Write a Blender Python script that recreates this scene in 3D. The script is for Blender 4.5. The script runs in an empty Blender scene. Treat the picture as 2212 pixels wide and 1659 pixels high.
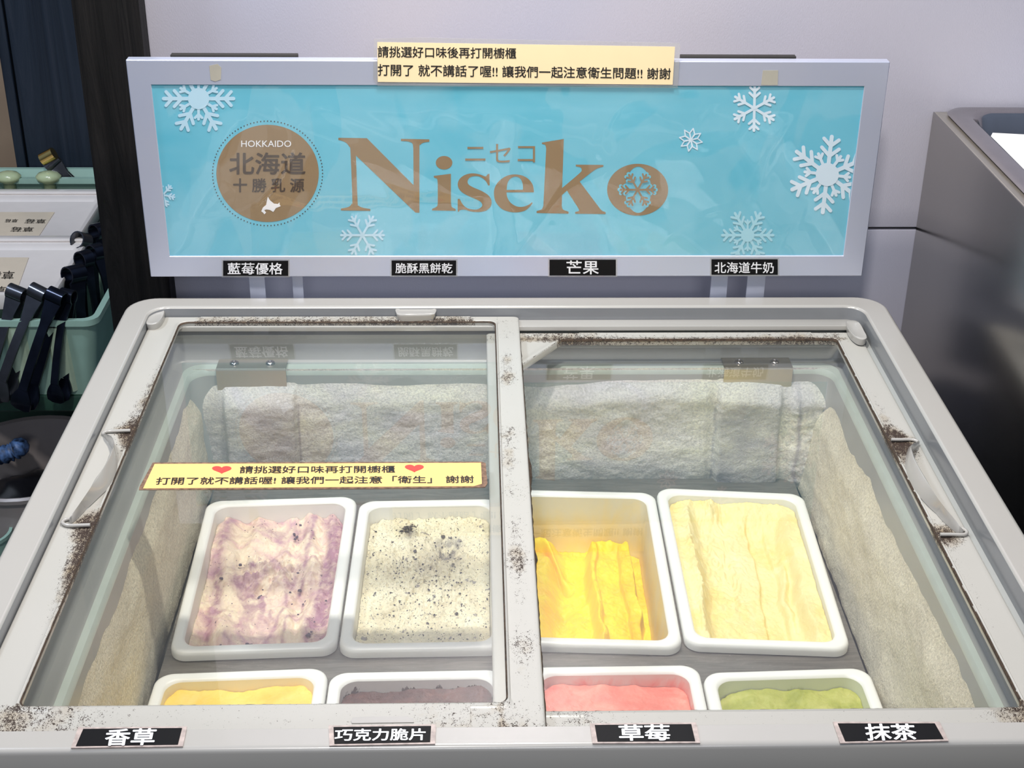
import bpy, bmesh, math, random
import numpy as np
from mathutils import Vector, Matrix
from mathutils.geometry import delaunay_2d_cdt
C = bpy.context.scene.collection
SC = bpy.context.scene
random.seed(7)
# ------------------------------------------------------------ camera
F, PITCH, YAW, ROLL = 3127.91, .4820553, .02859255, .01028306
IW, IH = 2212, 1659
CAMZ = 1.5
fw = Vector((math.sin(YAW)*math.cos(PITCH), math.cos(YAW)*math.cos(PITCH), -math.sin(PITCH)))
r0 = Vector((math.cos(YAW), -math.sin(YAW), 0)); u0 = r0.cross(fw)
rt = math.cos(ROLL)*r0 + math.sin(ROLL)*u0
up = -math.sin(ROLL)*r0 + math.cos(ROLL)*u0
cd = bpy.data.cameras.new('camera'); cam = bpy.data.objects.new('camera', cd); C.objects.link(cam)
cd.sensor_width = 36; cd.lens = F/IW*36; cd.clip_start = .02; cd.clip_end = 60
cam.matrix_world = Matrix(((rt.x, up.x, -fw.x, 0), (rt.y, up.y, -fw.y, 0), (rt.z, up.z, -fw.z, CAMZ), (0, 0, 0, 1)))
SC.camera = cam
# ------------------------------------------------------------ light
w = bpy.data.worlds.new('world'); SC.world = w; w.use_nodes = True
wn = w.node_tree.nodes; wl = w.node_tree.links
bgn = wn['Background']
tc = wn.new('ShaderNodeTexCoord'); sp = wn.new('ShaderNodeSeparateXYZ'); cr = wn.new('ShaderNodeValToRGB')
wl.new(tc.outputs['Generated'], sp.inputs[0]); wl.new(sp.outputs['Z'], cr.inputs[0]); wl.new(cr.outputs[0], bgn.inputs['Color'])
cr.color_ramp.elements[0].position = 0.0; cr.color_ramp.elements[0].color = (.10, .11, .14, 1)
cr.color_ramp.elements[1].position = .5; cr.color_ramp.elements[1].color = (.55, .70, 1.0, 1)
bgn.inputs['Strength'].default_value = .30
def area(name, loc, target, sx, sy, power, col):
    l = bpy.data.lights.new(name, 'AREA'); l.shape = 'RECTANGLE'; l.size = sx; l.size_y = sy; l.energy = power; l.color = col
    o = bpy.data.objects.new(name, l); C.objects.link(o); o.location = loc
    o.rotation_euler = (Vector(target)-Vector(loc)).to_track_quat('-Z', 'Y').to_euler(); return o
area('front_ceiling_lamp', (-.35, -.62, 3.8), (.02, 1.3, .9), .28, .28, 42, (1, .96, .91))
area('low_overhead_lamp', (.02, 1.17, 1.88), (.02, 1.20, .8), .07, .07, 8.4, (1, .95, .87))  # unseen lamp hung low over the lids, placed from the heart notice's shadow
area('left_stall_fill', (-1.2, 1.2, 2.6), (-.9, 2.2, .5), .3, .1, 16, (.80, .88, 1))  # added fill to brighten the left stall, no known fixture
area('shop_side_fill', (.2, -2.6, 2.5), (.1, 1.5, 1.1), 1.4, .7, 20, (.95, .97, 1))  # added soft front fill behind the camera, not a known fixture
vs = SC.view_settings; vs.view_transform = 'Standard'; vs.look = 'None'; vs.gamma = 1; vs.use_curve_mapping = False
vs.exposure = 0.36
try:
    SC.cycles.max_bounces = 8; SC.cycles.transparent_max_bounces = 16; SC.cycles.caustics_reflective = False
except Exception: pass
# ------------------------------------------------------------ helpers
def ray(px, py): return (px-IW/2)/F*rt - (py-IH/2)/F*up + fw
CO = Vector((0, 0, CAMZ))
def atz(px, py, z):
    d = ray(px, py); return CO + d*((z-CAMZ)/d.z)
def aty(px, py, y):
    d = ray(px, py); return CO + d*(y/d.y)
def atx(px, py, x):
    d = ray(px, py); return CO + d*(x/d.x)
def mk(name, verts, faces, mat, parent=None, smooth=False, autos=None):
    me = bpy.data.meshes.new(name); me.from_pydata([tuple(v) for v in verts], [], faces); me.update()
    if mat:
        for m_ in (mat if isinstance(mat, (list, tuple)) else [mat]): me.materials.append(m_)
    o = bpy.data.objects.new(name, me); C.objects.link(o)
    if smooth:
        me.polygons.foreach_set('use_smooth', [True]*len(me.polygons))
        if autos: me.set_sharp_from_angle(angle=math.radians(autos))
    if parent: par(o, parent)
    return o
def par(o, p):
    o.parent = p; o.matrix_parent_inverse = WM[p.name].inverted() if p.name in WM else Matrix()
WM = {}
def tag(o, label=None, cat=None, group=None, kind=None):
    if label: o['label'] = label
    if cat: o['category'] = cat
    if group: o['group'] = group
    if kind: o['kind'] = kind
    return o
def thing(name, label, cat, loc=(0, 0, 0), group=None, kind=None):
    o = bpy.data.objects.new(name, None); C.objects.link(o); o.location = loc; o.empty_display_size = .05
    WM[o.name] = Matrix.Translation(loc); return tag(o, label, cat, group, kind)
def rring(cs, rad, z, nside=1, narc=6):
    """rounded polygon ring; cs list of (x,y), rad scalar or list"""
    n = len(cs); out = []
    if not isinstance(rad, (list, tuple)): rad = [rad]*n
    A = []; B = []
    for i in range(n):
        p = Vector(cs[i][:2]); a = Vector(cs[i-1][:2]); b = Vector(cs[(i+1) % n][:2])
        da = (a-p); db = (b-p); la = da.length or 1; lb = db.length or 1
        ang = da.angle(db) if la > 1e-9 and lb > 1e-9 else math.pi/2
        t = rad[i]/math.tan(max(ang/2, .05)); A.append(p+da/la*min(t, la*.49)); B.append(p+db/lb*min(t, lb*.49))
    for i in range(n):
        p = Vector(cs[i][:2]); a, b = A[i], B[i]
        for k in range(narc+1):
            t = k/narc; w_ = 2*.85*t*(1-t) if 0 else None
            # rational quadratic (circular for 90 deg)
            wt = .7071; q = ((1-t)**2*a + 2*wt*t*(1-t)*p + t*t*b)/((1-t)**2+2*wt*t*(1-t)+t*t); out.append((q.x, q.y, z))
        nx = A[(i+1) % n]
        for k in range(1, nside):
            q = b.lerp(nx, k/nside); out.append((q.x, q.y, z))
    return out
def rect(x0, x1, y0, y1): return [(x0, y0), (x1, y0), (x1, y1), (x0, y1)]
def loft(rings, cap0=False, cap1=False, closed=True):
    V = []; Fc = []; n = len(rings[0])
    for r in rings: V += r
    for k in range(len(rings)-1):
        for i in range(n if closed else n-1):
            j = (i+1) % n; Fc.append((k*n+i, k*n+j, (k+1)*n+j, (k+1)*n+i))
    if cap0: Fc.append(tuple(reversed(range(n))))
    if cap1: Fc.append(tuple(range((len(rings)-1)*n, len(rings)*n)))
    return V, Fc
def rbox(name, x0, x1, y0, y1, z0, z1, mat, parent=None, b=.001, r=None, narc=3):
    r = b if r is None else r
    R = [rring(rect(x0+b, x1-b, y0+b, y1-b), max(r-b, 1e-5), z0, narc=narc), rring(rect(x0, x1, y0, y1), r, z0+b, narc=narc),
         rring(rect(x0, x1, y0, y1), r, z1-b, narc=narc), rring(rect(x0+.3*b, x1-.3*b, y0+.3*b, y1-.3*b), max(r-.3*b, 1e-5), z1-.3*b, narc=narc), rring(rect(x0+b, x1-b, y0+b, y1-b), max(r-b, 1e-5), z1, narc=narc)]
    V, Fc = loft(R, True, True); return mk(name, V, Fc, mat, parent, True, 35)
def slab(name, pts, thick, mat, parent=None, nrm=None, b=.0):
    """flat polygon of world points given thickness along -nrm"""
    P = [Vector(p) for p in pts]
    if nrm is None: nrm = (P[1]-P[0]).cross(P[2]-P[1]).normalized()
    n = len(P); V = P+[p-nrm*thick for p in P]
    Fc = [tuple(range(n)), tuple(reversed(range(n, 2*n)))]+[(i, n+i, n+(i+1) % n, (i+1) % n) for i in range(n)]
    return mk(name, V, Fc, mat, parent)
def tube(pts, r, n=8, cap=True, flat=None, close=False):
    P = [Vector(p) for p in pts]; V = []; Fc = []; m = len(P)
    prev = None
    for i, p in enumerate(P):
        t = (P[min(i+1, m-1)]-P[max(i-1, 0)]).normalized()
        if prev is None:
            a = t.orthogonal().normalized()
        else:
            a = (prev-t*prev.dot(t)).normalized()
        prev = a; b = t.cross(a); rr = r[i] if isinstance(r, (list, tuple)) else r
        for k in range(n):
            th = 2*math.pi*k/n; V.append(p+a*math.cos(th)*rr+b*math.sin(th)*rr)
    for i in range(m-1):
        for k in range(n): Fc.append((i*n+k, i*n+(k+1) % n, (i+1)*n+(k+1) % n, (i+1)*n+k))
    if cap: Fc += [tuple(reversed(range(n))), tuple(range((m-1)*n, m*n))]
    return V, Fc
def merge(parts):
    V = []; Fc = []
    for v, f in parts:
        o = len(V); V += list(v); Fc += [tuple(i+o for i in q) for q in f]
    return V, Fc
def smooth_curve(P, n=6, closed=False):
    P = [Vector(p) for p in P]; out = []; m = len(P); rng = m if closed else m-1
    for i in range(rng):
        g = (lambda k: P[k % m]) if closed else (lambda k: P[max(0, min(m-1, k))])
        a, b, c, d = g(i-1), g(i), g(i+1), g(i+2)
        for k in range(n):
            t = k/n
            out.append(.5*((2*b)+(c-a)*t+(2*a-5*b+4*c-d)*t*t+(3*b-a-3*c+d)*t**3))
    if not closed: out.append(P[-1])
    return out
rs = np.random.RandomState(3)
_T = rs.rand(256, 256)
def vnoise(x, y):
    xi = np.floor(x).astype(int); yi = np.floor(y).astype(int); fx = x-xi; fy = y-yi
    fx = fx*fx*(3-2*fx); fy = fy*fy*(3-2*fy)
    g = lambda a, b: _T[a % 256, b % 256]
    return (g(xi, yi)*(1-fx)+g(xi+1, yi)*fx)*(1-fy)+(g(xi, yi+1)*(1-fx)+g(xi+1, yi+1)*fx)*fy
def fbm(x, y, o=4, s=0.):
    a = 0; amp = .5; f = 1
    for k in range(o): a = a+amp*(vnoise(x*f+17.3*k+s, y*f+9.1*k+s*1.7)-.5); amp *= .5; f *= 2.03
    return a
def sst(a, b, x):
    t = np.clip((x-a)/(b-a), 0, 1); return t*t*(3-2*t)
# ------------------------------------------------------------ materials
class NT:
    def __init__(s, name):
        m = bpy.data.materials.new(name); m.use_nodes = True; s.m = m; s.t = m.node_tree; s.n = s.t.nodes; s.l = s.t.links
        s.b = s.n['Principled BSDF']; s.out = s.n['Material Output']; s.tc = s.n.new('ShaderNodeTexCoord')
    def node(s, ty, **kw):
        n = s.n.new(ty)
        for k, v in kw.items(): setattr(n, k, v)
        return n
    def co(s, scale=(1, 1, 1)):
        if scale == (1, 1, 1): return s.tc.outputs['Object']
        mp = s.node('ShaderNodeMapping'); mp.inputs['Scale'].default_value = scale; s.l.new(s.tc.outputs['Object'], mp.inputs[0]); return mp.outputs[0]
    def noise(s, scale, detail=3, rough=.5, sc=(1, 1, 1), dist=0):
        n = s.node('ShaderNodeTexNoise'); n.inputs['Scale'].default_value = scale; n.inputs['Detail'].default_value = detail
        n.inputs['Roughness'].default_value = rough; n.inputs['Distortion'].default_value = dist; s.l.new(s.co(sc), n.inputs['Vector']); return n.outputs['Fac']
    def ramp(s, x, stops, interp='LINEAR'):
        r = s.node('ShaderNodeValToRGB'); r.color_ramp.interpolation = interp; e = r.color_ramp.elements
        while len(e) < len(stops): e.new(.5)
        for i, (p, c) in enumerate(stops): e[i].position = p; e[i].color = (*c, 1) if len(c) == 3 else c
        s.l.new(x, r.inputs[0]); return r.outputs[0]
    def math(s, op, a, b=None, clamp=False):
        m = s.node('ShaderNodeMath', operation=op, use_clamp=clamp)
        for i, v in enumerate((a, b)):
            if v is None: continue
            if isinstance(v, (int, float)): m.inputs[i].default_value = v
            else: s.l.new(v, m.inputs[i])
        return m.outputs[0]
    def mix(s, f, a, b):
        m = s.node('ShaderNodeMix', data_type='RGBA')
        for sock, v in ((m.inputs[0], f), (m.inputs[6], a), (m.inputs[7], b)):
            if isinstance(v, (int, float)): sock.default_value = v
            elif isinstance(v, tuple): sock.default_value = (*v, 1) if len(v) == 3 else v
            else: s.l.new(v, sock)
        return m.outputs[2]
    def attr(s, name):
        a = s.node('ShaderNodeAttribute'); a.attribute_name = name; return a
    def col(s, c):
        if isinstance(c, tuple): s.b.inputs['Base Color'].default_value = (*c, 1)
        else: s.l.new(c, s.b.inputs['Base Color'])
        return s
    def set(s, **kw):
        for k, v in kw.items():
            k = {'rough': 'Roughness', 'metal': 'Metallic', 'coat': 'Coat Weight', 'coatr': 'Coat Roughness', 'spec': 'Specular IOR Level', 'sss': 'Subsurface Weight', 'sssr': 'Subsurface Scale', 'aniso': 'Anisotropic', 'alpha': 'Alpha'}[k]
            if isinstance(v, (int, float)): s.b.inputs[k].default_value = v
            else: s.l.new(v, s.b.inputs[k])
        return s
    def bump(s, h, strength=.3, dist=.001):
        b = s.node('ShaderNodeBump'); b.inputs['Strength'].default_value = strength; b.inputs['Distance'].default_value = dist
        s.l.new(h, b.inputs['Height']); s.l.new(b.outputs[0], s.b.inputs['Normal']); return s
def plain(name, c, rough=.5, metal=0., var=.04, nscale=40, bump=0., **kw):
    t = NT(name); n = t.noise(nscale, 4); lo = tuple(max(0, x*(1-var)) for x in c); hi = tuple(min(1, x*(1+var)) for x in c)
    t.col(t.ramp(n, [(.3, lo), (.7, hi)])).set(rough=rough, metal=metal, **kw)
    if bump: t.bump(n, bump)
    return t.m
def srgb(r, g, b): return tuple(((x/255)/12.92 if x/255 < .04045 else (((x/255)+.055)/1.055)**2.4) for x in (r, g, b))
m_wall = NT('wall_steel'); n1 = m_wall.noise(700, 3, .6, (1.6, 1, .5)); n2 = m_wall.noise(3.2, 2)
m_wall.col(m_wall.mix(m_wall.ramp(n2, [(.3, (0, 0, 0)), (.7, (1, 1, 1))]), srgb(180, 180, 196), srgb(192, 187, 196))).set(rough=.42, metal=.12).bump(n1, .35, .0006); m_wall = m_wall.m
m_wood = NT('black_wood'); n1 = m_wood.noise(60, 6, .65, (1, 1, .06), 1.2); n2 = m_wood.noise(14, 4, .6, (1.5, 1, .1))
m_wood.col(m_wood.ramp(n1, [(.35, (.0025, .0025, .0028)), (.62, (.010, .009, .009)), (.75, (.022, .02, .019))])).set(rough=.62, spec=.25).bump(n1, .9, .004); m_wood = m_wood.m
m_plank = NT('blue_black_plank'); n1 = m_plank.noise(18, 6, .6, (1, 1, .05), 2.0)
m_plank.col(m_plank.ramp(n1, [(.3, (.006, .010, .018)), (.55, (.014, .022, .036)), (.72, (.028, .034, .05))])).set(rough=.5, spec=.3).bump(n1, .8, .006); m_plank = m_plank.m
m_rim = plain('rim_enamel', srgb(172, 169, 164), .22, coat=.4, coatr=.08, var=.015, nscale=8)
m_body = plain('body_enamel', srgb(206, 212, 224), .25, coat=.4, coatr=.1, var=.015, nscale=8)
def lidmat():
    t = NT('lid_plastic'); a = t.attr('dirt').outputs['Fac']
    n1 = t.noise(1150, 3, .6, (1, 1, 1)); n1b = t.noise(240, 4, .65, (1.3, .8, 1)); n2 = t.noise(55, 4, .6)
    s_ = t.math('ADD', t.math('MULTIPLY', n1, .62), t.math('MULTIPLY', n1b, .45))
    thr = t.math('SUBTRACT', .80, t.math('MULTIPLY', a, .36))
    speck = t.math('MULTIPLY', t.math('SUBTRACT', s_, thr), 26, True)
    stain = t.math('MULTIPLY', t.math('SUBTRACT', t.math('ADD', t.math('MULTIPLY', n2, .9), a), 1.05), 1.6, True)
    base = t.mix(t.noise(7), srgb(173, 171, 164), srgb(181, 178, 172))
    c = t.mix(stain, base, srgb(150, 128, 92)); c = t.mix(speck, c, srgb(48, 33, 24))
    t.col(c).set(rough=t.math('ADD', t.math('MULTIPLY', speck, .4), .32)); t.bump(n1, .05); return t.m
m_lid = lidmat()
m_grime = plain('grime_seal', srgb(58, 44, 32), .8, var=.6, nscale=300, bump=.6)
def glassmat(name, tint, f0, haze, hs=14, hr=(.35, .7), h0=.5):
    t = NT(name); t.n.remove(t.b)
    g = t.node('ShaderNodeBsdfGlossy'); g.inputs['Roughness'].default_value = 0.012
    tr = t.node('ShaderNodeBsdfTransparent'); tr.inputs[0].default_value = (*tint, 1)
    df = t.node('ShaderNodeBsdfDiffuse'); df.inputs[0].default_value = (.82, .84, .84, 1)
    fr = t.node('ShaderNodeFresnel'); fr.inputs[0].default_value = f0
    geo = t.node('ShaderNodeNewGeometry'); front = t.math('SUBTRACT', 1, geo.outputs['Backfacing'])
    f = t.math('MULTIPLY', fr.outputs[0], front)
    hz = t.math('MULTIPLY', t.math('MULTIPLY', t.ramp(t.noise(hs, 5 if hs > 9 else 2, .6, (1, .6, 1) if hs > 9 else (1, 1, .55), 0 if hs > 9 else 2.2), [(hr[0], (h0, h0, h0)), (hr[1], (1, 1, 1))]), haze), front)
    sc = t.ramp(t.noise(60, 3, .7, (1, 9, 1), 2.), [(.70, (0, 0, 0)), (.72, (1, 1, 1))]); hz = t.math('ADD', hz, t.math('MULTIPLY', t.math('MULTIPLY', sc, .03), front))
    m1 = t.node('ShaderNodeMixShader'); m2 = t.node('ShaderNodeMixShader')
    t.l.new(hz, m1.inputs[0]); t.l.new(tr.outputs[0], m1.inputs[1]); t.l.new(df.outputs[0], m1.inputs[2])
    t.l.new(f, m2.inputs[0]); t.l.new(m1.outputs[0], m2.inputs[1]); t.l.new(g.outputs[0], m2.inputs[2]); t.l.new(m2.outputs[0], t.out.inputs[0])
    return t.m
m_glass = glassmat('lid_glass', (.98, .985, .975), 1.72, .045)
m_film = glassmat('clear_film', (.985, .985, .98), 1.6, .065, 5.5, (.50, .525), .12)  # cloudy haze patches put the film's reflection streaks into its colour
m_alu = NT('sign_aluminium'); n1 = m_alu.noise(300, 3, .5, (.02, 1, 1)); n2 = m_alu.noise(5, 3)
m_alu.col(m_alu.mix(n2, srgb(184, 196, 224), srgb(206, 205, 216))).set(rough=.33, metal=.4).bump(n1, .12, .0004); m_alu = m_alu.m
m_steel = NT('brushed_steel'); n1 = m_steel.noise(260, 3, .5, (1, 1, .02)); n2 = m_steel.noise(4, 3)
m_steel.col(m_steel.mix(n2, srgb(150, 146, 138), srgb(172, 168, 160))).set(rough=.2, metal=1.).bump(n1, .08, .0004); m_steel = m_steel.m
m_steel2 = NT('counter_steel'); n1 = m_steel2.noise(220, 3, .5, (1, .04, 1))
m_steel2.col(srgb(190, 184, 172)).set(rough=.33, metal=.9).bump(n1, .2, .0004); m_steel2 = m_steel2.m
m_chrome = plain('polished_pan_steel', srgb(178, 172, 170), .12, 1., var=.05)
m_print = NT('sky_blue_print'); n1 = m_print.noise(6, 4, .55, (1, 1, 1.5), 1.2)
m_print.col(m_print.mix(m_print.ramp(n1, [(.35, (0, 0, 0)), (.65, (1, 1, 1))]), srgb(98, 188, 214), srgb(116, 196, 220))).set(rough=.32, coat=.6, coatr=.03); m_print = m_print.m
m_brown = plain('brown_print', srgb(146, 122, 92), .4, var=.01)
m_darkb = plain('dark_brown_print', srgb(72, 58, 50), .5, var=.01)
m_white = plain('white_print', srgb(240, 240, 244), .5, var=.01)
m_flake = plain('pale_snow_print', srgb(214, 232, 246), .5, var=.01)
m_flake2 = plain('soft_snow_print', srgb(160, 214, 232), .5, var=.01)
m_flake3 = plain('ice_blue_print', srgb(186, 222, 242), .5, var=.01)
m_paper = plain('cream_paper', srgb(250, 226, 182), .6, var=.012)
m_paper2 = plain('amber_paper', srgb(236, 192, 122), .6, var=.012)
m_ink = plain('black_ink', (.012, .011, .011), .5)
m_black = plain('black_label', (.005, .005, .006), .5, spec=.15)
m_red = plain('red_heart', srgb(236, 70, 62), .5, var=.01)
m_edge = plain('grubby_laminate', srgb(188, 176, 168), .4, var=.2, nscale=120)
m_liner = plain('liner_plastic', srgb(152, 154, 151), .38, var=.05, nscale=12)
m_lip = plain('liner_lip', srgb(172, 181, 173), .3, var=.04, nscale=60)
def frost(name, c1, c2, sp=.5):
    t = NT(name); n = t.noise(9, 4, .6, (1, 1, 1.4), .8); n1 = t.noise(420, 4, .7); n2 = t.noise(60, 5, .65)
    c = t.mix(t.ramp(n, [(.35, (0, 0, 0)), (.65, (1, 1, 1))]), c1, c2)
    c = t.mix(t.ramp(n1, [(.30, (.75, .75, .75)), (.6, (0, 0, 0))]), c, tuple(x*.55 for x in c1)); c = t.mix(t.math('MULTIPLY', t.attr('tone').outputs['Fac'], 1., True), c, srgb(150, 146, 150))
    g = t.ramp(t.noise(900, 1, .5), [(.74, (0, 0, 0)), (.77, (1, 1, 1))]); c = t.mix(g, c, (1, 1, 1))  # white specks paint the frost's glints into the colour
    t.col(c).set(rough=.6, spec=.4); t.bump(t.math('ADD', t.math('MULTIPLY', n2, 1.0), t.math('MULTIPLY', n1, .7)), .6, .003); return t.m
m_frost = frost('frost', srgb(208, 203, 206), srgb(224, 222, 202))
m_frost_s = frost('side_frost', srgb(214, 206, 186), srgb(230, 222, 198))
m_rack = NT('rack_steel'); n1 = m_rack.noise(30, 5, .7, (.6, 6, 1), 1.); n2 = m_rack.noise(140, 2, .6, (1, 9, 1), 4.)
m_rack.col(m_rack.mix(m_rack.ramp(n2, [(.70, (0, 0, 0)), (.73, (1, 1, 1))]), m_rack.ramp(n1, [(.3, srgb(104, 99, 92)), (.7, srgb(138, 132, 124))]), srgb(215, 210, 200))).set(rough=.42, metal=.55).bump(n1, .2); m_rack = m_rack.m
m_tub = NT('pan_white'); m_tub.col(m_tub.mix(m_tub.noise(20), srgb(236, 235, 230), srgb(246, 245, 240))).set(rough=.35, sss=.0); m_tub = m_tub.m
def smear(name, base, c, lo, hi, zt, zr, sc=18):
    """white pan wall smeared with ice cream, heavier towards the bottom"""
    t = NT(name); n = t.noise(sc, 5, .65, (1, 1, .5), .6); s_ = t.node('ShaderNodeSeparateXYZ'); t.l.new(t.co(), s_.inputs[0])
    h = t.math('MULTIPLY', t.math('SUBTRACT', zt, s_.outputs['Z']), 1/zr)
    k = t.math('MULTIPLY', t.math('SUBTRACT', t.math('ADD', n, t.math('MULTIPLY', h, .6)), lo), 1/(hi-lo), True)
    t.col(t.mix(k, base, c)).set(rough=.4); return t.m
TUBW = srgb(232, 231, 224)
def icemat(name, cols, scale=16, dist=1.5, fine=260, bump=.5, sp=None, rough=.5, tc_=(.5, .4, .45)):
    t = NT(name); n = t.noise(scale, 5, .6, (1, 1, .5), dist); c = t.ramp(n, cols); nf = t.noise(fine, 4, .65); nm = t.noise(90, 4, .6)
    a = t.attr('tone').outputs['Fac']
    c = t.mix(t.math('MULTIPLY', a, t.ramp(nm, [(.35, (.35, .35, .35)), (.6, (1, 1, 1))])), c, tc_)
    if sp:
        for (scl, thr, col, sc_) in sp:
            k = t.ramp(t.noise(scl, 2, .5, sc_), [(thr, (0, 0, 0)), (thr+.025, (1, 1, 1))]); c = t.mix(k, c, col)
    t.col(c).set(rough=rough, spec=.35, sss=.12, sssr=.004); t.b.inputs['Subsurface Radius'].default_value = (1, .7, .4)
    t.bump(t.math('ADD', nm, t.math('MULTIPLY', nf, .5)), bump, .0025); return t
m_blk = plain('black_tong_steel', (.012, .016, .03), .22, .7, var=.3)
m_gry = plain('grey_tong_steel', (.085, .09, .105), .25, .8, var=.2)
m_mint = plain('mint_plastic', srgb(156, 190, 176), .35, var=.1, nscale=12)
m_mint_lit = plain('lit_mint_plastic', srgb(184, 206, 182), .35, var=.08)  # for the ribs: reflection on the corrugation painted as a paler mint
m_mint_d = plain('dark_mint_plastic', srgb(40, 72, 60), .4, var=.2)
m_tray = plain('white_tray', srgb(226, 220, 216), .22, coat=.5, coatr=.05, var=.02)
m_sheet = plain('taped_sheet', srgb(232, 218, 196), .3, coat=.6, coatr=.05, var=.03)
m_bin = plain('grey_bin', srgb(150, 142, 140), .35, var=.15, nscale=8)
m_bag = plain('black_bag', (.006, .006, .008), .3, var=.3)
m_bagb = plain('blue_patterned_cloth', srgb(62, 88, 128), .5, var=.9, nscale=90)
m_floor = plain('floor_tile', srgb(52, 60, 52), .5, var=.2)
m_tan = plain('tan_board', srgb(128, 110, 92), .6, var=.2, nscale=6)
m_gold = plain('brass_tip', srgb(210, 180, 110), .2, 1.)
m_dark = plain('black_rubber', (.02, .018, .016), .7)  # near-black rubber for feet, joint backing and sign strips
m_wpaper = plain('white_paper', srgb(250, 248, 244), .7, var=.01)
m_tape = plain('yellowed_tape', srgb(176, 172, 160), .35, var=.06)
# ------------------------------------------------------------ text and flat print
def bil(q, u, v): # q TL,TR,BR,BL ; u right, v up
    return (q[3]*(1-u)+q[2]*u)*(1-v)+(q[0]*(1-u)+q[1]*u)*v
def glyph(body):
    cu = bpy.data.curves.new('t', 'FONT'); cu.body = body; cu.size = 1; cu.resolution_u = 3
    o = bpy.data.objects.new('t', cu); C.objects.link(o)
    dg = bpy.context.evaluated_depsgraph_get(); me = bpy.data.meshes.new_from_object(o.evaluated_get(dg))
    bpy.data.objects.remove(o); bpy.data.curves.remove(cu)
    co = np.empty(len(me.vertices)*3); me.vertices.foreach_get('co', co); pl = [tuple(p.vertices) for p in me.polygons]; bpy.data.meshes.remove(me)
    return co.reshape(-1, 3), pl
def text(s_, quad, mat, parent, name='lettering', bold=.0, off=.0003, nrm=None, rot=False, sx=1.0, lift=True):
    if '\u8393' in s_:    # this glyph does not fill cleanly: draw it as its two halves
        adv = (glyph('\u4e2d\u4e2d')[0].max(0)-glyph('\u4e2d')[0].max(0))[0]; CO_ = []; polys = []
        for i, ch in enumerate(s_):
            c_, p_ = glyph('\u6bcf' if ch == '\u8393' else ch)
            if ch == '\u8393':
                a_, b2 = c_.min(0), c_.max(0); H_ = b2[1]-a_[1]; c_[:, 1] = a_[1]+(c_[:, 1]-a_[1])*.76; W_ = b2[0]-a_[0]
                for x0_, x1_, y0_, y1_ in ((0, 1, .86, .925), (.27, .345, .76, 1), (.655, .73, .76, 1)):
                    k = len(c_); c_ = np.vstack([c_, [[a_[0]+W_*x, a_[1]+H_*y, 0] for x, y in ((x0_, y0_), (x1_, y0_), (x1_, y1_), (x0_, y1_))]]); p_ = p_+[(k, k+1, k+2, k+3)]
            b_ = sum(len(x) for x in CO_); c_[:, 0] += adv*i; CO_.append(c_); polys += [tuple(j+b_ for j in p) for p in p_]
        co = np.vstack(CO_)
    else: co, polys = glyph(s_)
    lo, hi = co.min(0), co.max(0)
    Q = [Vector(p) for p in quad]
    n = nrm or (Q[1]-Q[0]).cross(Q[0]-Q[3]).normalized()
    VV = []; FF = []
    sh = [(0, 0)] if bold <= 0 else [(bold*math.cos(k*math.pi/4), bold*math.sin(k*math.pi/4)) for k in range(8)]
    for k, (dx, dy) in enumerate(sh):
        b_ = len(VV)
        for c_ in co:
            u = (c_[0]+dx-lo[0]+bold)/(hi[0]-lo[0]+2*bold); vv = (c_[1]+dy-lo[1]+bold)/(hi[1]-lo[1]+2*bold)
            if rot: u, vv = 1-u, 1-vv
            VV.append(tuple(bil(Q, u, vv)+n*(off+k*4e-6)))
        FF += [tuple(i+b_ for i in p) for p in polys]
    me = bpy.data.meshes.new(name); me.from_pydata(VV, [], FF)
    me.name = name; me.materials.clear(); me.materials.append(mat); me.update()
    ob = bpy.data.objects.new(name, me); C.objects.link(ob); par(ob, parent); return ob
def poly2(name, loops, fn, mat, parent, off=0.):
    """filled outline with holes: loops of 2D px points, fn maps px->world"""
    V = []; E = []; Fs = []
    for L in loops:
        b = len(V); V += [Vector((x, y)) for x, y in L]; E += [(b+i, b+(i+1) % len(L)) for i in range(len(L))]
    vs_, _, fs_, *_ = delaunay_2d_cdt(V, E, [], 0, 1e-6)
    def inside(p):
        c = 0
        for L in loops:
            for i in range(len(L)):
                (x1, y1), (x2, y2) = L[i], L[(i+1) % len(L)]
                if (y1 > p[1]) != (y2 > p[1]) and p[0] < (x2-x1)*(p[1]-y1)/(y2-y1)+x1: c += 1
        return c % 2
    keep = []
    for f in fs_:
        cx = sum(vs_[i][0] for i in f)/len(f); cy = sum(vs_[i][1] for i in f)/len(f)
        if inside((cx, cy)): keep.append(tuple(reversed(f)))
    return mk(name, [fn(v[0], v[1]) for v in vs_], keep, mat, parent)
def pxs(P, ox, oy, s): return [(ox+x/s, oy+y/s) for x, y in P]
def sm2(P, corners=(), n=4):
    """smooth closed outline except at listed corner indices"""
    P = list(P); m = len(P); out = []
    for i in range(m):
        b, c = Vector(P[i]), Vector(P[(i+1) % m])
        a = Vector(P[i-1]) if i not in corners else b-(c-b); d = Vector(P[(i+2) % m]) if (i+1) % m not in corners else c+(c-b)
        for k in range(n):
            t = k/n; q = .5*((2*b)+(c-a)*t+(2*a-5*b+4*c-d)*t*t+(3*b-a-3*c+d)*t**3); out.append((q.x, q.y))
    return out
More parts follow.
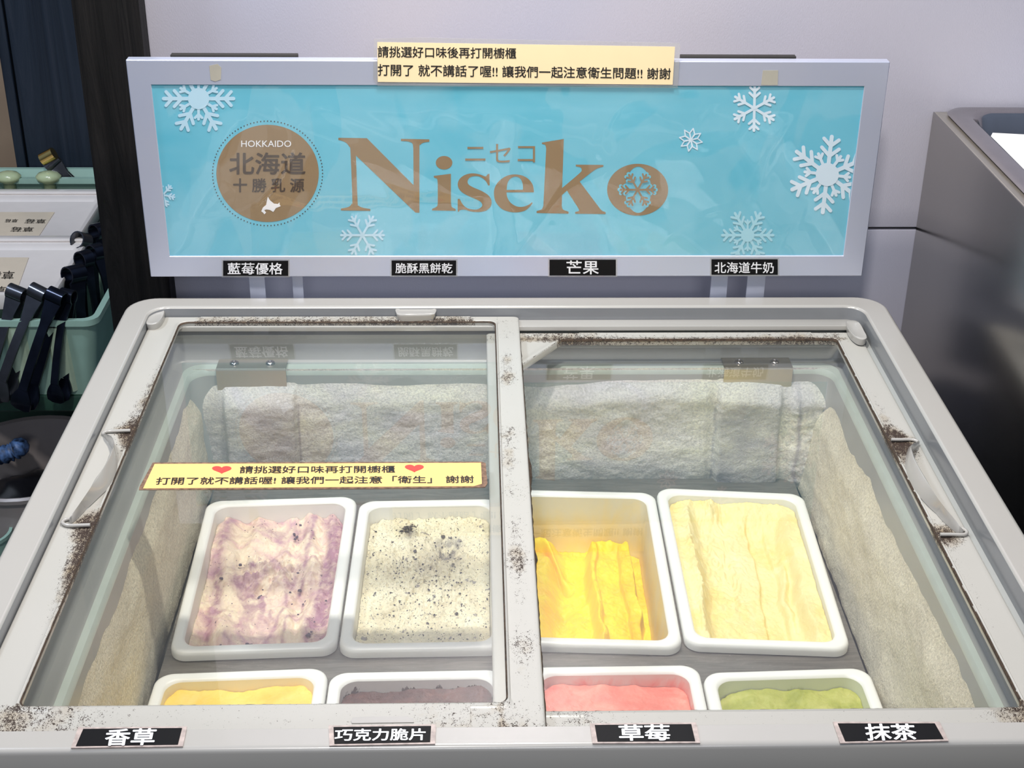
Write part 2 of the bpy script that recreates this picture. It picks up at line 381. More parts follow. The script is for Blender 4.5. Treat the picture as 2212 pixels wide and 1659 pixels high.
# ============================================================ SETTING
WALLY = 1.53
wall = tag(bpy.data.objects.new('wall_back', None), 'grey steel panelled wall behind the sign and freezer', None, None, 'structure'); C.objects.link(wall); WM[wall.name] = Matrix()
zs = aty(1950, 494, WALLY).z
rbox('panel', -.405, 1.6, WALLY, WALLY+.012, zs+.0016, 2.7, m_wall, wall, .0008)
rbox('panel', -.405, 1.6, WALLY, WALLY+.012, .0, zs-.0016, m_wall, wall, .0008)
rbox('joint_backing', -.405, 1.6, WALLY+.0062, WALLY+.02, zs-.01, zs+.01, m_dark, wall, .0005)
fl = rbox('floor', -2.6, 1.8, -.6, 3.1, -.05, 0, m_floor, None, .001); tag(fl, None, None, None, 'structure')
# black post (trim) at the left end of the wall
xl = aty(152, 0, 1.50).x; xr = aty(300, 20, 1.50).x
def post():
    V = []; nz = 160; prof = [(xl, 1.60), (xl, 1.502), (xl+.003, 1.5)]+[(xl+.003+(xr-xl-.006)*k/12, 1.5) for k in range(1, 12)]+[(xr-.003, 1.5), (xr, 1.502), (xr, 1.60)]
    for k in range(nz+1):
        z = 2.7*k/nz
        for j, (x, y) in enumerate(prof):
            jit = .0012*float(fbm(np.array(x*90.), np.array(z*8.), 3)); V.append((x+(jit if y > 1.55 or j in (0, 1, 2) else 0), y-abs(jit)*1.5, z))
    n = len(prof); Fc = [(k*n+j, k*n+j+1, (k+1)*n+j+1, (k+1)*n+j) for k in range(nz) for j in range(n-1)]
    Fc += [tuple(range(n)), tuple(reversed(range(nz*n, nz*n+n)))]
    return mk('trim_1', V, Fc, m_wood, None, True, 40)
p_ = post(); tag(p_, 'rough black-stained timber post between the grey wall and the left stall', None, None, 'structure')
# darkened timber behind the left stall
wl_ = tag(bpy.data.objects.new('wall_left', None), 'blue-black grained boards behind the left stall', None, None, 'structure'); C.objects.link(wl_); WM[wl_.name] = Matrix()
YB = atz(222, 413, .56).y+.095
xb = [aty(0, 0, YB).x-.55, aty(2, 160, YB).x, aty(29, 160, YB).x, aty(330, 60, YB).x]
for i in range(3):
    if i == 0: continue
    rbox('board', xb[i]+.002, xb[i+1]-.002, YB, YB+.03, .0, 2.7, m_plank, wl_, .003)
rbox('backing_board', -2.6, .0, YB+.06, YB+.08, 0, 2.7, m_tan, wl_, .002)
# ============================================================ CHEST FREEZER
RZ = .85
X0, X1, Y0, Y1 = -.3745, .447, .7295, 1.448
XI0, XI1, YI0, YI1 = -.347, .4195, .7505, 1.4222
LZL, LZR = .839, .8275       # top faces of the two sliding lids
GL, GR = .8375, .8245        # glass planes
LIPZ, PLATEZ = .79, .664
fz = thing('chest_freezer', 'low white chest freezer holding eight tubs of ice cream under glass lids', 'freezer', (0, 1.08, 0))
def R4(x0, x1, y0, y1, r, z, ns=1, na=8): return rring(rect(x0, x1, y0, y1), r, z, ns, na)
rings = [R4(X0+.004, X1-.004, Y0+.004, Y1-.004, .028, RZ-.045), R4(X0+.001, X1-.001, Y0+.001, Y1-.001, .031, RZ-.040), R4(X0, X1, Y0, Y1, .032, RZ-.004), R4(X0+.0006, X1-.0006, Y0+.0006, Y1-.0006, .0315, RZ-.0018),
         R4(X0+.002, X1-.002, Y0+.002, Y1-.002, .030, RZ-.0004), R4(X0+.004, X1-.004, Y0+.004, Y1-.004, .028, RZ), R4(X0+.0043, X1-.0043, Y0+.0043, Y1-.0043, .0277, RZ), R4(X0+.005, X1-.005, Y0+.005, Y1-.005, .0275, RZ), R4(XI0-.0033, XI1+.0033, YI0-.0023, YI1+.0033, .0232, RZ), R4(XI0-.0028, XI1+.0028, YI0-.0018, YI1+.0028, .0228, RZ), R4(XI0-.0025, XI1+.0025, YI0-.0015, YI1+.0025, .0225, RZ),
         R4(XI0-.001, XI1+.001, YI0-.0008, YI1+.001, .021, RZ-.0006), R4(XI0, XI1, YI0, YI1, .020, RZ-.0022)]
V, Fc = loft(rings); mk('top_rim', V, Fc, m_rim, fz, True, 50)
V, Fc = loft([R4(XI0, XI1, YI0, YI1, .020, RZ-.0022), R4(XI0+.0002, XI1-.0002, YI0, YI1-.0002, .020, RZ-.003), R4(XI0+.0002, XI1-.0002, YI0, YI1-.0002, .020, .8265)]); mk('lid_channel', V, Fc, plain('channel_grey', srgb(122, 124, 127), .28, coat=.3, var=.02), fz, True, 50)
# upper track at the back (left lid slides on it) and lower track
rbox('track', XI0+.012, XI1-.004, 1.405, YI1, .8285, .8342, m_rim, fz, .0008)
V, Fc = loft([R4(XI0, XI1, YI0, YI1, .02, .8265), R4(-.330, .405, .7535, 1.409, .016, .8225), R4(-.330, .4015, .7535, 1.411, .016, .8170), R4(-.327, .4, .754, 1.411, .016, LIPZ+.003), R4(-.325, .3985, .7545, 1.4085, .016, LIPZ),
               R4(-.3112, .3925, .756, 1.400, .02, LIPZ)])
mk('liner_shoulder', V, Fc, m_liner, fz, True, 50)
V, Fc = loft([R4(-.3125, .3930, .756, 1.401, .02, LIPZ-.001), R4(-.3115, .3920, .7562, 1.400, .02, LIPZ+.0022), R4(-.3055, .3865, .757, 1.3875, .02, LIPZ+.0022), R4(-.3035, .3845, .7575, 1.3860, .02, LIPZ-.0012), R4(-.3030, .384, .758, 1.3855, .02, LIPZ-.004)])
mk('liner_lip', V, Fc, m_lip, fz, True, 50)
V, Fc = loft([R4(-.3030, .384, .758, 1.3855, .02, LIPZ-.004), R4(-.302, .383, .758, 1.385, .025, LIPZ-.02), R4(-.296, .374, .758, 1.377, .03, PLATEZ), R4(-.29, .365, .76, 1.37, .03, .52), R4(-.27, .345, .78, 1.35, .02, .50)], False, True)
mk('liner', V, Fc, m_liner, fz, True, 50)
rings = [R4(X0+.03, X1-.03, Y0+.03, Y1-.03, .02, .06), R4(X0+.012, X1-.012, Y0+.012, Y1-.012, .02, .08), R4(X0+.010, X1-.010, Y0+.006, Y1-.008, .022, .09), R4(X0+.010, X1-.010, Y0+.006, Y1-.008, .022, RZ-.042)]
V, Fc = loft(rings, True, False); mk('body', V, Fc, m_body, fz, True, 50)
for sx, sy in ((X0+.08, Y0+.08), (X1-.08, Y0+.08), (X0+.08, Y1-.08), (X1-.08, Y1-.08)):
    V, Fc = tube([(sx, sy, 0), (sx, sy, .012), (sx, sy, .0125), (sx, sy, .065)], [.02, .02, .012, .012], 14); mk('foot', V, Fc, m_dark, fz, True, 40)
# stay clips that hold the lids down
def clip(name, pts, z, th, zb):
    Pp = [atz(x, y, z) for x, y in pts]; Pp = smooth_curve(Pp, 4, True)
    c = sum(Pp, Vector())/len(Pp); n = len(Pp)
    rings = [[tuple(c+(p-c)*.92+Vector((0, 0, zb-z))) for p in Pp], [tuple(p+Vector((0, 0, -th))) for p in Pp], [tuple(p+Vector((0, 0, -.0007))) for p in Pp], [tuple(c+(p-c)*.93) for p in Pp], [tuple(c+(p-c)*.75+Vector((0, 0, -.0006))) for p in Pp]]
    rings = [list(reversed(r)) for r in rings]
    V, Fc = loft(rings, True, True); return mk(name, V, Fc, m_rim, fz, True, 50)
clip('corner_clip', [(318, 699), (316, 690), (331, 671), (352, 668), (355, 676), (346, 692), (333, 699)], .8465, .0025, .838)
clip('back_clip', [(856, 674), (855, 665), (866, 664), (900, 663.5), (932, 664), (942, 666), (940, 675), (930, 678), (866, 679)], .8475, .0025, .838)
clip('corner_clip', [(1829, 701), (1830, 692), (1846, 691), (1858, 698), (1868, 716), (1873, 727), (1866, 732), (1852, 729), (1838, 717)], .8375, .0025, .829)
# liner brackets with screws
def bracket(px0, px1, zlow):
    y1, y0 = 1.4075, 1.383; a = aty(px0, 790, 1.395).x; b = aty(px1, 790, 1.395).x; t = .0012
    zt = LIPZ+.0048
    V, Fc = loft([[(x, y1, zt), (x, y0+.002, zt), (x, y0, zt-.002), (x, y0, zlow+.008), (x, y0, zlow)] for x in (a, b)], closed=False)
    # rounded lower corners
    prof = [(a, zt-.002), (a, zlow+.010), (a+.003, zlow+.003), (a+.012, zlow), (b-.012, zlow), (b-.003, zlow+.003), (b, zlow+.010), (b, zt-.002)]
    front = [(x, y0, z) for x, z in prof]; back = [(x, y0+t, z) for x, z in prof]
    n = len(prof); V = front+back+[(a, y0+.0005, zt-.0005), (b, y0+.0005, zt-.0005), (a, y0+.002, zt), (b, y0+.002, zt), (a, y1, zt), (b, y1, zt), (a, y1, zt-t), (b, y1, zt-t)]
    k = 2*n; Fc = [tuple(range(n)), tuple(reversed(range(n, 2*n)))]+[(i, n+i, n+i+1, i+1) for i in range(n-1)]+[(0, n-1, k+1, k), (k, k+1, k+3, k+2), (k+2, k+3, k+5, k+4), (k+4, k+5, k+7, k+6)]
    br = mk('hinge_bracket', V, Fc, m_steel2, fz)
    for f in (.24, .76):
        x = a+(b-a)*f; c = (x, (y0+y1)/2+.001)
        R = [[(c[0]+r*math.cos(th), c[1]+r*math.sin(th), zt+h) for th in [2*math.pi*i/16 for i in range(16)]] for r, h in ((.0052, 0), (.0050, .0014), (.0038, .0026), (.0016, .0030), (.0010, .0018))]
        V2, F2 = loft(R, False, True); s_ = mk('screw', V2, F2, m_chrome, None, True, 60); par(s_, br) if 0 else None
        s_.parent = br; s_.matrix_parent_inverse = Matrix()
    return br
bracket(470, 620, .755); bracket(1561, 1708, .7515)
# frost coats
def frostwall(name, fn, nu, nv, mat, thick, label=None, tone=None):
    U, Vv = np.meshgrid(np.linspace(0, 1, nu), np.linspace(0, 1, nv)); T = thick(U, Vv)
    V = [fn(U[j, i], Vv[j, i], T[j, i]) for j in range(nv) for i in range(nu)]
    Fc = [(j*nu+i, j*nu+i+1, (j+1)*nu+i+1, (j+1)*nu+i) for j in range(nv-1) for i in range(nu-1)]
    o = mk(name, V, Fc, mat, fz, True)
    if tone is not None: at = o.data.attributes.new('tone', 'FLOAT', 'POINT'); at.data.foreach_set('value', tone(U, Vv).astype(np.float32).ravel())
    if label: o['label'] = label
    return o
def tb(U, V):   # back wall: u along x (-.3..+.38), v 0 bottom..1 top
    x = -.302+U*.684
    top = .80+.05*fbm(U*9, U*0+3, 3)*2+.05*sst(.55, .7, U)*sst(.95, .85, U)
    m = sst(0, .20, top+.10-V)
    t = .007+.009*fbm(U*6, V*2, 4)+.0028*fbm(U*36, V*12, 4)+.0012*fbm(U*200, V*60, 2)+.004*np.sin(V*9)*sst(.4,.6,U)*.5
    blk = sst(-.272, -.268, x)*sst(-.192, -.1955, x+.003*fbm(V*14, V*0, 3)); t = t+.009*blk
    blk2 = sst(.262, .266, x+.004*fbm(V*10, V*0+5, 3))*sst(.334, .330, x+.004*fbm(V*10, V*0+9, 3)); t = t+.008*blk2-.003*sst(.25, .258, x)*sst(.266, .262, x)
    t = t+.006*sst(.338, .35, x)*(1+.8*fbm(U*60, V*18, 3))+.005*sst(.0, -.1, x)*sst(-.1, 0., x)
    t = t+.006*sst(.9, .98, V+.1)*fbm(U*20, V*10, 2)
    return np.maximum(t, .001)*m+(-.001)*(1-m)
def fb(u, v, t):
    z = .655+v*.138; return (-.302+u*.684, 1.386-.0045*(1-v)*2-t, z)
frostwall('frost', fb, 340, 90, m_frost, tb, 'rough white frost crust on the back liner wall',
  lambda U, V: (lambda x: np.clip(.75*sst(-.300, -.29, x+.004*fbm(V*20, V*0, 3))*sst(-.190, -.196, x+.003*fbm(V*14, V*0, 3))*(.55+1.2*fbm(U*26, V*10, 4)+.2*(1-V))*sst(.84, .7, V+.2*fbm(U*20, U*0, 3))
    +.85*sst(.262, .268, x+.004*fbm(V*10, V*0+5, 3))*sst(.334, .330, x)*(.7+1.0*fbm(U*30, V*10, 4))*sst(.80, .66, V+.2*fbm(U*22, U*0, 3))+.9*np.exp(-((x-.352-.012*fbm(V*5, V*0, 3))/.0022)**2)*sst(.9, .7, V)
    +.9*np.exp(-((x+.191+.003*fbm(V*14, V*0, 3))/.0011)**2)*sst(.8, .6, V)+.8*np.exp(-((x-.2615+.004*fbm(V*10, V*0+5, 3))/.0012)**2)*sst(.8, .6, V)+.25*sst(.22, .05, V)*sst(-.19, -.1, x), 0, 1))(-.302+U*.684))  # thin dark lines: shadow painted along the edges of the thicker frost blocks
def tl(U, V): return (.005+.005*(1-V)+.004*fbm(U*9, V*3, 4)+.0015*fbm(U*60, V*18, 3))*sst(0, .28, .96-V+.08*fbm(U*12, U*0, 3)*2)-.001
frostwall('frost', lambda u, v, t: (-.3025+.004*(1-v)+t, .80+u*.585, .655+v*.130), 160, 46, m_frost_s, tl, 'smooth cream frost on the left liner wall')
def tr(U, V): return (.004+.016*(1-V)+.008*fbm(U*9+5, V*3, 4)+.0018*fbm(U*60, V*18, 3))*sst(0, .30, .92-V+.12*fbm(U*10, U*0+7, 3)*2)-.001
frostwall('frost', lambda u, v, t: (.3835-.006*(1-v)-t, 1.385-u*.585, .655+v*.130), 160, 46, m_frost_s, tr, 'streaked grey frost on the right liner wall')
# ============================================================ PAN RACK AND PANS
PAN = dict(
 blue=[(-.2853, 1.3126), (-.1262, 1.3210), (-.1275, 1.0600), (-.2785, 1.0535)],
 cook=[(-.1235, 1.3111), (.0270, 1.3145), (.0255, 1.0585), (-.1255, 1.0564)],
 mang=[(.0385, 1.3330), (.1932, 1.3249), (.1895, 1.0566), (.0380, 1.0650)],
 van=[(.1950, 1.3353), (.3531, 1.3208), (.3435, 1.0520), (.1925, 1.0627)],
 yel=[(-.2834, 1.0262), (-.1315, 1.0333), (-.1325, .769), (-.2865, .767)],
 choc=[(-.1300, 1.0262), (.0262, 1.0288), (.0262, .768), (-.1300, .766)],
 straw=[(.0460, 1.0317), (.2000, 1.0331), (.1990, .769), (.0460, .768)],
 mat=[(.2015, 1.0220), (.3524, 1.0273), (.3535, .768), (.2010, .766)])
PZ = .675
def inset(q, d):
    c = [Vector(p) for p in q]; n = len(c); out = []
    for i in range(n):
        p = c[i]; a = (c[i-1]-p).normalized(); b = (c[(i+1) % n]-p).normalized(); out.append(p+(a+b)*d)
    return [(p.x, p.y) for p in out]
rack = None
def mkrack():
    outer = [(-.2842, .760), (.3525, .760), (.3525, 1.3700), (-.2842, 1.3700)]
    loops = [outer]+[inset(q, .0105) for q in PAN.values()]
    V = []; E = []
    for L in loops:
        b = len(V); V += [Vector(p) for p in L]; E += [(b+i, b+(i+1) % 4) for i in range(4)]
    vs_, _, fs_, *_ = delaunay_2d_cdt(V, E, [], 0, 1e-7)
    def ins(p, L):
        c = 0
        for i in range(4):
            (x1, y1), (x2, y2) = L[i], L[(i+1) % 4]
            if (y1 > p[1]) != (y2 > p[1]) and p[0] < (x2-x1)*(p[1]-y1)/(y2-y1)+x1: c ^= 1
        return c
    top = []
    for f in fs_:
        p = (sum(vs_[i][0] for i in f)/3, sum(vs_[i][1] for i in f)/3)
        if not any(ins(p, L) for L in loops[1:]): top.append(tuple(f))
    n = len(vs_); zt, zb = PLATEZ, PLATEZ-.0015
    VV = [(v[0], v[1], zt) for v in vs_]+[(v[0], v[1], zb) for v in vs_]
    cnt = {}
    for f in top:
        for i in range(3): e = (f[i], f[(i+1) % 3]); cnt[e] = 1
    side = [(a, a+n, b+n, b) for (a, b) in cnt if (b, a) not in cnt]
    t = thing('pan_rack', 'scratched stainless steel rack plate that holds the ice cream tubs', 'rack', (.03, 1.07, zb))
    mk('plate', VV, top+[tuple(reversed([i+n for i in f])) for f in top]+side, m_rack, t)
    for x0_, x1_ in ((-.2842, -.2824), (.3507, .3525)):
        rbox('side_flange', x0_, x1_, .762, 1.368, .520, zb, m_rack, t, .0004)
    return t
rack = mkrack()
def mkpan(key, name_label, smearmat):
    q = list(reversed(PAN[key]))   # BL,BR,TR,TL -> ccw
    cx = sum(p[0] for p in q)/4; cy = sum(p[1] for p in q)/4
    t = thing('ice_cream_tub', name_label, 'tub', (cx, cy, PZ-.11))
    def rg(d, r, z): return rring(inset(q, d) if d else q, r, z, 1, 7)
    R = [rg(.0022, .014, PZ-.0105), rg(.0002, .015, PZ-.0100), rg(0, .0155, PZ-.0045), rg(.0007, .0153, PZ-.0018), rg(.0022, .0148, PZ-.0004), rg(.0042, .0142, PZ), rg(.0085, .014, PZ-.0002), rg(.0102, .0142, PZ-.0010), rg(.0112, .0145, PZ-.0030)]
    V, Fc = loft(R); mk('rolled_rim', V, Fc, m_tub, t, True, 70)
    R = [rg(.0112, .0145, PZ-.0030), rg(.0125, .0145, PZ-.02), rg(.0150, .0145, PZ-.06), rg(.0172, .0145, PZ-.099), rg(.0210, .014, PZ-.105), rg(.04, .014, PZ-.106)]
    V, Fc = loft(R, False, True); mk('inner_wall', V, Fc, smearmat, t, True, 60)
    R = [rg(.04, .014, PZ-.110), rg(.0180, .0145, PZ-.108), rg(.0150, .0145, PZ-.099), rg(.0105, .0145, PZ-.012), rg(.006, .0145, PZ-.009), rg(.0022, .014, PZ-.0105)]
    V, Fc = loft(R, True, False); mk('outer_wall', V, Fc, m_tub, t, True, 60)
    return t
def mkice(key, label, hfun, mat, name='ice_cream', nu=150, nv=240, tone=None):
    q = [Vector(p) for p in reversed(PAN[key])]
    U, Vv = np.meshgrid(np.linspace(0, 1, nu), np.linspace(0, 1, nv)); D = hfun(U, Vv)   # depth below rim
    L1 = (q[1]-q[0]).length; L2 = (q[3]-q[0]).length; V = []
    rc = .016
    for j in range(nv):
        for i in range(nu):
            d = float(max(D[j, i], .003)); ins = .0118+.0605*d*.9; a = U[j, i]; b = Vv[j, i]
            # squircle the corners to follow the pan
            X = a*2-1; Y = b*2-1; hw = L1/2-ins; hl = L2/2-ins
            x = X*hw; y = Y*hl; ex = abs(x)-(hw-rc); ey = abs(y)-(hl-rc)
            if ex > 0 and ey > 0:
                m_ = max(ex, ey); h = math.hypot(ex, ey); k = m_/h
                x = math.copysign(hw-rc+ex*k, x); y = math.copysign(hl-rc+ey*k, y)
            u = (x+L1/2)/L1; v = (y+L2/2)/L2
            p = (q[0]*(1-u)+q[1]*u)*(1-v)+(q[3]*(1-u)+q[2]*u)*v
            V.append((p.x, p.y, PZ-d))
    Fc = [(j*nu+i, j*nu+i+1, (j+1)*nu+i+1, (j+1)*nu+i) for j in range(nv-1) for i in range(nu-1)]
    # skirt down to the bottom of the tub
    ringi = [i for i in range(nu)]+[j*nu+nu-1 for j in range(1, nv)]+[(nv-1)*nu+i for i in range(nu-2, -1, -1)]+[j*nu for j in range(nv-2, 0, -1)]
    c = sum(q, Vector((0, 0)))/4; b0 = len(V)
    for i in ringi:
        x, y, z = V[i]; V.append((c.x+(x-c.x)*.90, c.y+(y-c.y)*.94, PZ-.104))
    m = len(ringi); Fc += [(ringi[k], b0+k, b0+(k+1) % m, ringi[(k+1) % m]) for k in range(m)]+[tuple(b0+k for k in reversed(range(m)))]
    o = mk(name, V, Fc, mat, None, True)
    if tone: tv = np.zeros(len(V), np.float32); tv[:nu*nv] = np.clip(tone(U, Vv), 0, 1).astype(np.float32).ravel(); at = o.data.attributes.new('tone', 'FLOAT', 'POINT'); at.data.foreach_set('value', tv)
    return tag(o, label, 'ice cream', None, 'stuff')
G = lambda U, V, u, v, su, sv: np.exp(-((U-u)/su)**2-((V-v)/sv)**2)
def wv(U, V, a=.05, b=3., s=0.): return U+a*fbm(U*b+s, V*b*1.5+s, 3)*2
def h_blue(U, V):
    W = wv(U, V, .09, 3.4); cen = G(U, V, .47, .56, .30, .14)
    d = .016-.011*fbm(U*4, V*5.5, 5)*1.6-.0035*np.sin(W*30+5*V)*sst(.5, .7, U)*sst(.05, .2, V)-.0035*np.sin(W*22+2+4*V)*sst(.4, .2, U)
    d = d-.020*cen*(fbm(U*22, V*34, 4)+.12)-.0045*fbm(U*26, V*40, 3)+.005*G(U, V, .5, .44, .3, .03)-.006*G(U, V, .35, .82, .16, .08)
    return np.maximum(d+.012*G(U, V, .66, .02, .28, .06)-.003*G(U, V, .2, .04, .15, .05)+.002, .004)
def t_blue(U, V):
    W = wv(U, V, .09, 4); sw = fbm(W*9+3*V, V*5, 4)
    return (1.0*sst(.85, .90, W+.03*np.sin(V*7))+.9*np.exp(-((W-.10)/.045)**2)+.8*np.exp(-((W-.80+.12*(1-V))/.020)**2)+.8*np.exp(-((W-.73+.25*(1-V)**2)/.020)**2)*sst(.7, .35, V)+1.0*G(U, V, .47, .57, .30, .12)*(.6+3.2*fbm(U*20, V*30, 3))
            +.9*sst(.05, .16, sw)*G(U, V, .5, .42, .35, .30)+.7*G(W, V, .60, .88, .28, .06)*(.5+3*sw)+1.0*sst(.12, .04, V)*sst(.75, .5, U)*(.5+1.5*fbm(U*14, V*14, 3)))
def h_cook(U, V):
    r = .4+.9*G(U, V, .45, .6, .4, .35)
    d = .016-.004*fbm(U*6, V*8, 4)-.010*fbm(U*24, V*38, 4)*r-.005*fbm(U*55, V*88, 3)*(r+.25)+.008*G(U, V, .66, .73, .10, .08)-.004*G(U, V, .5, .45, .35, .08)-.004*G(U, V, .35, .86, .10, .05)
    return d+.001
def t_cook(U, V): return 1.9*G(U, V, .67, .74, .10, .075)*(.6+2.2*fbm(U*16, V*26, 3))+.9*G(U, V, .34, .86, .06, .035)+.5*sst(.2, .42, fbm(U*14, V*20, 4))*G(U, V, .45, .62, .4, .3)*2+.25*G(U, V, .45, .62, .35, .2)
def h_mang(U, V):
    W = wv(U, V, .05, 3); Q = wv(V, U, .06, 4, 5)
    d = .070-.007*fbm(U*6, V*8, 4)
    blk = sst(.49, .56, W)*sst(.93, .88, W)*sst(1.0, .93, Q)
    d = d-.026*blk+.008*sst(.58, .60, W)*sst(.80, .785, W)*sst(.95, .86, Q)
    d = d-.024*sst(.40, .22, W+.22*(1-V))*sst(1.0, .93, Q)-.018*sst(.80, .1, V)*sst(.22, .42, W)*sst(.62, .5, W)
    d = d-.010*sst(.5, 0, V)*sst(.95, .6, U)+.009*np.exp(-((V-.78-.10*np.sin(U*13))/.02)**2)*sst(.42, .34, U)-.006*np.exp(-((V-.83-.10*np.sin(U*13))/.03)**2)*sst(.42, .34, U)
    return np.clip(d, .01, .09)-.007*fbm(U*12, V*18, 4)-.0015*fbm(U*50, V*70, 2)
def t_mang(U, V): return .7*sst(.1, .35, fbm(U*5, V*7, 4)+.1)+.5*np.exp(-((wv(U, V, .05, 3)-.80)/.02)**2)+.5*np.exp(-((V-.78-.10*np.sin(U*13))/.02)**2)*sst(.42, .34, U)
def h_van(U, V):
    W = wv(U, V, .07, 2.5, 3)-.06*(V-.5); rag = .03*fbm(U*20, V*16, 3)
    d = .009+.016*sst(.12, .22, W+rag)*sst(.90, .80, W)*sst(1.0, .84, V)
    d = d+.0016*np.sin(V*95+9*fbm(U*6, V*6, 3)*6)*G(W, V, .36, .62, .12, .30)
    d = d+.005*sst(.585, .60, W)*sst(.735, .71, W)*sst(.95, .85, V)-.006*G(W+.05*np.sin(V*5), V, .80, .5, .03, .35)-.005*G(W, V, .13, .5, .04, .45)*(1+3*fbm(U*36, V*30, 3))
    d = d+.010*G(U, V, .43, .95, .06, .04)-.006*G(U, V, .32, .97, .06, .05)*(1+2*fbm(U*50, V*50, 3))+.0035*np.sin(26*np.hypot((U-.62)*.6, V-.16))*G(U, V, .78, .16, .16, .16)
    return d-.005*fbm(U*6, V*8, 4)-.0022*fbm(U*40, V*60, 3)
def t_van(U, V): return .8*sst(.0, .3, fbm(U*5+3, V*6, 4)+.05)+.5*np.exp(-((wv(U, V, .07, 2.5, 3)-.06*(V-.5)-.59)/.012)**2)
def h_low(base, amp, s):
    def f(U, V): return np.clip(base-amp*fbm(U*4+s, V*5, 4)*2-.5*amp*fbm(U*14+s, V*20, 3)+.002*sst(.8, .98, V), .005, .09)
    return f
TZ = PZ-.005
tubs = [('blue', 'white tub of blueberry swirl ice cream at the back row left end', smear('blue_smear', TUBW, srgb(214, 186, 200), .80, 1.0, TZ, .05), h_blue,
         'nearly full purple and cream blueberry swirl ice cream', icemat('blueberry_ice_cream', [(.30, srgb(200, 156, 170)), (.42, srgb(228, 196, 184)), (.52, srgb(242, 220, 194)), (.64, srgb(246, 228, 200)), (.76, srgb(214, 176, 180))], 17, 2.2, 200, .8,
         [(330, .70, srgb(92, 70, 92), (1, 1, .5))], tc_=srgb(168, 122, 140))),
        ('cook', 'white tub of cookie crumb ice cream beside the blueberry tub in the back row', smear('cream_smear', TUBW, srgb(232, 226, 206), .6, .9, TZ, .05), h_cook,
         'cream coloured ice cream flecked with black cookie crumbs', icemat('cookie_ice_cream', [(.3, srgb(212, 200, 168)), (.5, srgb(232, 222, 190)), (.7, srgb(240, 232, 204))], 22, .6, 300, 1.,
         [(330, .65, srgb(92, 88, 86), (1.2, .7, 1)), (620, .66, srgb(110, 105, 98), (.6, 1.6, 1)), (90, .70, srgb(150, 144, 136), (1, 1, 1))], tc_=srgb(104, 98, 96))),
        ('mang', 'white tub of bright mango ice cream half used in the back row', smear('mango_smear', srgb(224, 220, 200), srgb(240, 214, 104), .52, 1.10, TZ, .10, 26), h_mang,
         'vivid yellow mango ice cream scooped low in its tub', icemat('mango_ice_cream', [(.3, srgb(255, 202, 0)), (.5, srgb(255, 220, 6)), (.7, srgb(255, 236, 40))], 14, 1.2, 160, .25, tc_=srgb(255, 198, 0))),
        ('van', 'white tub of pale yellow milk ice cream at the back row right end', smear('milk_smear', TUBW, srgb(246, 238, 196), .7, 1., TZ, .05), h_van,
         'pale yellow milk ice cream with a wide scooped trough', icemat('milk_ice_cream', [(.3, srgb(240, 220, 150)), (.5, srgb(245, 230, 166)), (.7, srgb(248, 236, 184))], 12, .8, 240, .6, tc_=srgb(246, 218, 130))),
        ('yel', 'front row tub of yellow ice cream at the left end', smear('yellow_smear', srgb(240, 232, 206), srgb(250, 222, 140), .50, .95, TZ, .03), h_low(.009, .006, 3),
         'golden yellow ice cream in the front left tub', icemat('golden_ice_cream', [(.3, srgb(250, 200, 84)), (.5, srgb(255, 216, 104)), (.7, srgb(255, 228, 140))], 14, 1, 200, .4)),
        ('choc', 'front row tub of dark chocolate ice cream with smeared walls', smear('chocolate_smear', srgb(214, 210, 206), srgb(84, 52, 44), .68, .71, TZ, .03, 60), h_low(.011, .007, 9),
         'dark brown chocolate chip ice cream low in its tub', icemat('chocolate_ice_cream', [(.3, srgb(66, 40, 34)), (.5, srgb(92, 58, 50)), (.7, srgb(116, 78, 68))], 40, 1, 260, .8)),
        ('straw', 'front row tub of pink strawberry ice cream', smear('strawberry_smear', srgb(226, 208, 200), srgb(236, 120, 104), .48, .85, TZ, .03, 30), h_low(.012, .006, 14),
         'coral pink strawberry ice cream low in its tub', icemat('strawberry_ice_cream', [(.3, srgb(234, 112, 98)), (.5, srgb(242, 140, 122)), (.7, srgb(248, 170, 150))], 20, 1.4, 220, .5)),
        ('mat', 'front row tub of green matcha ice cream at the right end', smear('matcha_smear', srgb(214, 218, 196), srgb(160, 166, 66), .72, .92, TZ, .03, 34), h_low(.013, .007, 21),
         'olive green matcha ice cream low in its tub', icemat('matcha_ice_cream', [(.3, srgb(150, 156, 58)), (.5, srgb(178, 180, 84)), (.7, srgb(196, 194, 110))], 24, 1.2, 220, .5))]
for key, lab, sm, hf, lab2, im in tubs:
    mkpan(key, lab, sm); mkice(key, lab2, hf, im.m, tone=dict(blue=t_blue, cook=t_cook, mang=t_mang, van=t_van).get(key))
# crumbs and berries on the surfaces
def crumbs(key, hf, n, r0_, r1_, mat, name, cat, label, clus):
    q = [Vector(p) for p in reversed(PAN[key])]; parts = []
    for k in range(n):
        if random.random() < .55: c = random.choice(clus); u = random.gauss(c[0], c[2]); v = random.gauss(c[1], c[2]*.8)
        else: u = random.uniform(.1, .9); v = random.uniform(.08, .92)
        if not (.09 < u < .91 and .07 < v < .93): continue
        d = float(hf(np.array([[u]]), np.array([[v]]))[0, 0]); p = (q[0]*(1-u)+q[1]*u)*(1-v)+(q[3]*(1-u)+q[2]*u)*v
        r = random.uniform(r0_, r1_)*(1 if random.random() < .8 else 1.7); bm = bmesh.new(); bmesh.ops.create_icosphere(bm, subdivisions=1, radius=r)
        for vv in bm.verts: vv.co *= random.uniform(.6, 1.25); vv.co.z *= .6
        parts.append(([tuple(vv.co+Vector((p.x, p.y, PZ-d+r*.05))) for vv in bm.verts], [tuple(x.index for x in f.verts) for f in bm.faces])); bm.free()
    V, Fc = merge(parts); o = mk(name, V, Fc, mat); return tag(o, label, cat, None, 'stuff')
